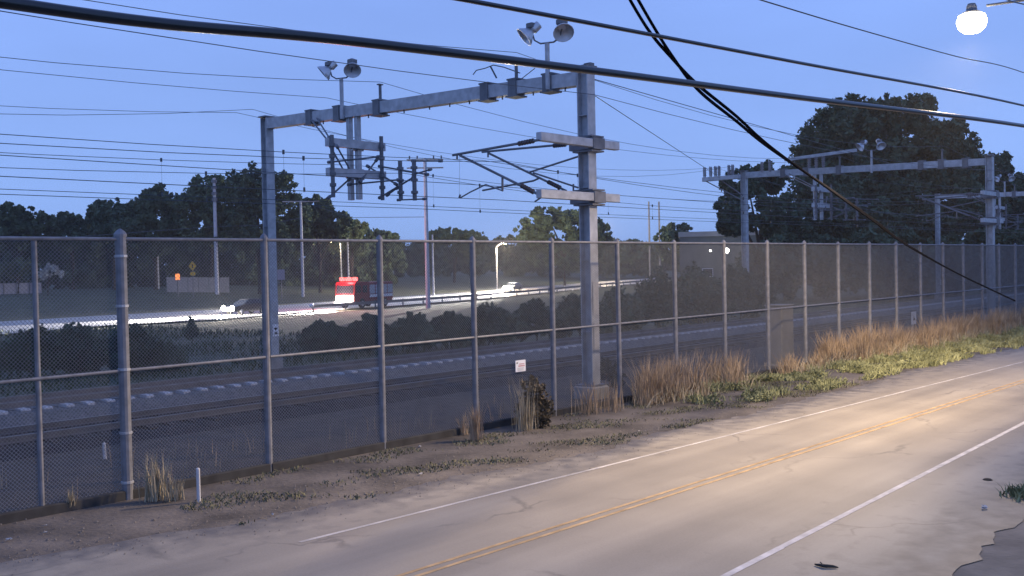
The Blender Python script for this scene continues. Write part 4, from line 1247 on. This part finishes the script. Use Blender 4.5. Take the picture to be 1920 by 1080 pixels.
def scatter(x0, x1, y0, y1, n, dens=None):
    P = np.zeros((n, 3)); P[:, 0] = rg.uniform(x0, x1, n); P[:, 1] = rg.uniform(y0, y1, n)
    return P
# tall dry grass along the fence foot, in loose bunches
cent = []
x = 22.6
while x < 78:
    for xa, xb, dens, h0, h1 in ((0, 24.0, .06, .4, .8), (24.0, 26.7, 1.0, .85, 1.15), (26.7, 28.4, .0, .3, .6), (28.4, 30.5, .7, .6, 1.0), (30.5, 32.6, .06, .3, .5), (32.6, 36.6, .4, .3, .65), (36.6, 41, 1.0, .6, 1.2), (41, 200, .95, .5, 1.15)):
        if xa <= x < xb: break
    if rg.random() < dens: cent.append((x, rg.uniform(16.3, 17.25), rg.uniform(h0, h1)))
    x += rg.uniform(.16, .36) if x < 60 else rg.uniform(.4, .8)
pp = []; hh = []
for (cx, cyy, h) in cent:
    n = int(70 * h + 25)
    P = np.zeros((n, 3)); P[:, 0] = cx + rg.normal(0, .15, n); P[:, 1] = np.minimum(cyy + rg.normal(0, .13, n), 17.36)
    pp.append(P); hh.append(np.full((n, 1), h))
P = np.concatenate(pp); Hh = np.concatenate(hh)
V, T = blades(P, Hh * 1.2, .017, .5, rg)
o = fast_mesh('dry_grass', V, T, DRY); tag(o, 'tall dry orange grass along the foot of the fence', 'grass', None, 'stuff')
# low green weeds between grass and road
def patchy(x0, x1, y0, y1, n, sc=1.6, thr=.52):
    P = scatter(x0, x1, y0, y1, n)
    f = np.sin(P[:, 0] * sc * 1.1 + 2 * np.sin(P[:, 1] * sc)) + np.sin(P[:, 1] * sc * 1.9 + P[:, 0] * sc * .37 + 1.2) + np.sin(P[:, 0] * sc * 2.7 + P[:, 1] * 3.1) * .6
    f = (f + 2.6) / 5.2
    return P[(f + rg.normal(0, .06, n) > thr) & (P[:, 1] > np.array([far_edge(v) - .15 for v in P[:, 0]]))]
P1 = patchy(25, 38, 13.6, 17.0, 13000, 1.5, .66); P2 = patchy(35, 90, 12.9, 17.0, 80000, 1.7, .50); P3 = patchy(9, 32, 13.4, 17.2, 26000, 1.7, .62)
P = np.concatenate([P1, P2])
V, T = blades(P, .17 + .13 * np.maximum(0, np.sin(P[:, :1] * 2.3 + np.sin(P[:, 1:2] * 3))), .03, 1.1, rg)
o = fast_mesh('weeds', V, T, WEED); tag(o, 'low green weeds between the dry grass and the road', 'weeds', None, 'stuff')
V, T = blades(P3, .055, .022, 1.6, rg)
o = fast_mesh('weeds', V, T, mat('dusty_weeds', (.15, .145, .085), .95, 0, .4, 1.2)); tag(o, 'flat dusty weeds in patches on the dirt verge', 'weeds', None, 'stuff')
# short dead straw lying among the tall grass
pp = []
for (cx, cyy, h) in cent:
    n = int(30 * h + 10); P = np.zeros((n, 3)); P[:, 0] = cx + rg.normal(0, .3, n); P[:, 1] = np.minimum(cyy - .15 + rg.normal(0, .25, n), 17.36); pp.append(P)
V, T = blades(np.concatenate(pp), .55, .016, 1.2, rg); o = fast_mesh('dry_grass', V, T, STRAW); tag(o, 'short bent straw among the tall dry grass at the fence', 'grass', None, 'stuff')
# broad-leafed weeds, clumps of small leaves
cs = [(a, b, .04) for a, b, _ in P2[rg.integers(0, len(P2), 420)]] + [(a, b, .04) for a, b, _ in P1[rg.integers(0, len(P1), 90)]]
V, Q = leaf_cloud(cs, [(rg.uniform(.15, .4),) * 2 + (rg.uniform(.10, .28),) for _ in cs], 36000, .085, rg, 8)
V[:, 2] = np.abs(V[:, 2]) + .005
o = fast_mesh('weeds', V, Q, WEED); tag(o, 'leafy clumps of weeds beside the road at right', 'weeds', None, 'stuff')
# loose stones and crumbs of asphalt along the ragged road edge and over the verge
nst = 5200
xs_ = rg.uniform(3, 46, nst); ys_ = np.array([far_edge(v) for v in xs_]) + np.abs(rg.normal(0, 1.2, nst)) * rg.choice([1, 1, 1, -.35], nst)
sz = .008 + .022 * rg.random(nst) ** 3
base4 = np.array([[1, 0, -.3], [-.6, .8, -.3], [-.5, -.9, -.3], [.1, 0, .75]])
ang = rg.uniform(0, 6.28, nst); ca, sa = np.cos(ang)[:, None], np.sin(ang)[:, None]
bx_ = base4[None, :, 0] * ca - base4[None, :, 1] * sa; by_ = base4[None, :, 0] * sa + base4[None, :, 1] * ca
V = np.stack([xs_[:, None] + bx_ * sz[:, None], ys_[:, None] + by_ * sz[:, None], base4[None, :, 2] * sz[:, None] + np.zeros((nst, 4)) + .004], 2).reshape(-1, 3)
T = (np.arange(nst)[:, None, None] * 4 + np.array([[0, 1, 3], [1, 2, 3], [2, 0, 3]])[None]).reshape(-1, 3)
o = fast_mesh('gravel', V, T, mat('loose_stones', (.17, .155, .14), .9, 0, .4, 30)); tag(o, 'loose stones scattered along the ragged road edge', 'gravel', None, 'stuff')
# thin dead stalks on the railway side and at the foot of the fence
P = patchy(5, 60, 17.6, 20.5, 1500, 1.2, .62)
V, T = blades(P, .5, .014, .4, rg); o = fast_mesh('dead_stalks', V, T, DRY); tag(o, 'thin dead stalks behind the foot of the fence', 'grass', None, 'stuff')
P = patchy(-5, 40, 36, 80, 16000, .25, .30); P[:, 2] = -.06
V, T = blades(P, .28, .08, .7, rg); o = fast_mesh('meadow_grass', V, T, mat('meadow', (.055, .075, .035), .9, 0, .4, .5)); tag(o, 'rough grass between the tracks and the highway', 'grass', None, 'stuff')

def tuft(px, py, h, n, sp, m, label, lean=.3, cat='grass tuft', name='grass_tuft', w=.014, y=None):
    p = onZ(px, py, 0)
    if y: p.y = y
    P = np.zeros((n, 3)); P[:, 0] = p.x + rg.normal(0, sp, n); P[:, 1] = np.minimum(p.y + rg.normal(0, sp * .7, n), 17.34)
    V, T = blades(P, h, w, lean, rg)
    t = thing(name, label, cat, (p.x, p.y, 0)); fast_mesh('blades', V, T, m, t)['kind'] = 'stuff'; return t
tuft(292, 938, .80, 120, .10, STRAW, 'straw-coloured grass tuft beside the thick terminal fence post')
tuft(325, 938, .45, 70, .09, STRAW, 'shorter straw grass tuft next to the white stake')
tuft(893, 826, .80, 120, .08, DRY, 'narrow dry reddish grass tuft at the foot of the middle fence', .25)
tuft(868, 815, .55, 40, .06, DRY, 'thin leaning grass tuft left of the narrow reddish one', .6)
tuft(104, 948, .40, 40, .04, STRAW, 'sparse pale grass tuft at the thin fence post')
tuft(985, 806, 1.25, 110, .14, STRAW, 'pale upright stalks in front of the dark shrub by the fence', .25)
tuft(1105, 775, .9, 90, .22, DRY, 'dry grass tuft in front of the concrete pier', .3)
tuft(1150, 770, .8, 60, .2, DRY, 'dry grass tuft just right of the concrete pier', .3)
pz = onZ(1005, 800, 0)
zz = 17.0 / .001
tree('shrub', 'dark evergreen shrub growing at the fence beside the notice', 'shrub', [(1000, 735, 26, 35), (992, 770, 30, 32), (1018, 768, 26, 34), (1012, 795, 24, 14)], pz.dot(fwd) - CAM.dot(fwd), 3000, .085, mat('shrub_leaves', (.105, .082, .050), .9, 0, .5, 3), seed=150, thick=.03, floor=0, basepx=1005)
tree('shrub', 'rounded dark weed bush behind the fence right of the thick column', 'shrub', [(1140, 690, 24, 26), (1150, 712, 28, 22)], 33.5, 1500, .10, mat('dim_leaves', (.05, .05, .035), .9, 0, .4, 3), seed=151, thick=.03, floor=0)

# ------------------------------------------------------------------ litter and twigs
def scrap(px, py, s, label, m=WHITE, z=0.0):
    p = onZ(px, py, z); q = MB(); r_ = random.Random(px)
    v = [Vector((r_.uniform(-1, 1) * s, r_.uniform(-.7, .7) * s, r_.uniform(.0, .7) * s)) for _ in range(9)]
    q.add([p + a + Vector((0, 0, .004)) for a in v], [(0, 1, 2), (1, 2, 3), (2, 3, 4), (3, 4, 5), (4, 5, 6), (5, 6, 7), (6, 7, 8), (0, 3, 6), (1, 4, 8)])
    tag(q.build('litter', m), label, 'litter', 'scraps of litter on the verge')
PAPER = mat('pale_paper', (.45, .44, .43), .8, 0, .15, 5)
for px, py, s, lb in ((15, 1014, .06, 'pale scrap of litter at the far left of the dirt verge'), (84, 987, .05, 'pale scrap of litter below the thin fence post'), (84, 1000, .05, 'grey scrap of litter just below another one at lower left'), (515, 966, .05, 'white scrap of litter on the dirt right of the white stake'), (790, 890, .05, 'pale scrap on the dirt below the third fence bay'), (826, 908, .05, 'small white scrap of litter near the road edge, mid verge'), (787, 838, .06, 'white scrap at the fence foot left of the reddish tuft'), (1197, 809, .05, 'pale scrap of litter right of the concrete pier'), (1845, 955, .09, 'white scrap of litter on the cracked pavement at right')):
    scrap(px, py, s, lb, PAPER)
q = MB(); r_ = random.Random(5)
pts = [onZ(1528, 1058, .02), onZ(1545, 1061, .03), onZ(1562, 1062, .025), onZ(1572, 1064, .015)]
q.tube(pts, [.012, .025, .02, .008], 6); q.tube([pts[1], onZ(1538, 1054, .05)], .008, 5)
tag(q.build('twig', BARK), 'dark broken twig lying on the near lane', 'twig')
p = onZ(1852, 900, 0); q = MB(); q.lathe(p, [(.001, .03), (.05, .028), (.08, .012), (.09, .003)], n=9); tag(q.build('clod', BARK), 'small dark clod on the road near the right edge', 'clod')
tuft(1915, 930, .18, 160, .18, WEED, 'dark weed tuft at the lower right frame edge', 1.0, w=.03)

# ------------------------------------------------------------------ thin dusk haze round the whole place
q = MB(); q.box((450, 525, 14), (1340, 1210, 31))
hz = q.build('haze', None); hz['kind'] = 'stuff'
hm = bpy.data.materials.new('haze_air'); hm.use_nodes = True
hn = hm.node_tree; hn.nodes.clear()
ho = hn.nodes.new('ShaderNodeOutputMaterial'); hv = hn.nodes.new('ShaderNodeVolumePrincipled')
hv.inputs['Color'].default_value = (.9, .9, .9, 1); hv.inputs['Density'].default_value = 0.00028
hn.links.new(hv.outputs[0], ho.inputs['Volume'])
hz.data.materials.clear(); hz.data.materials.append(hm)
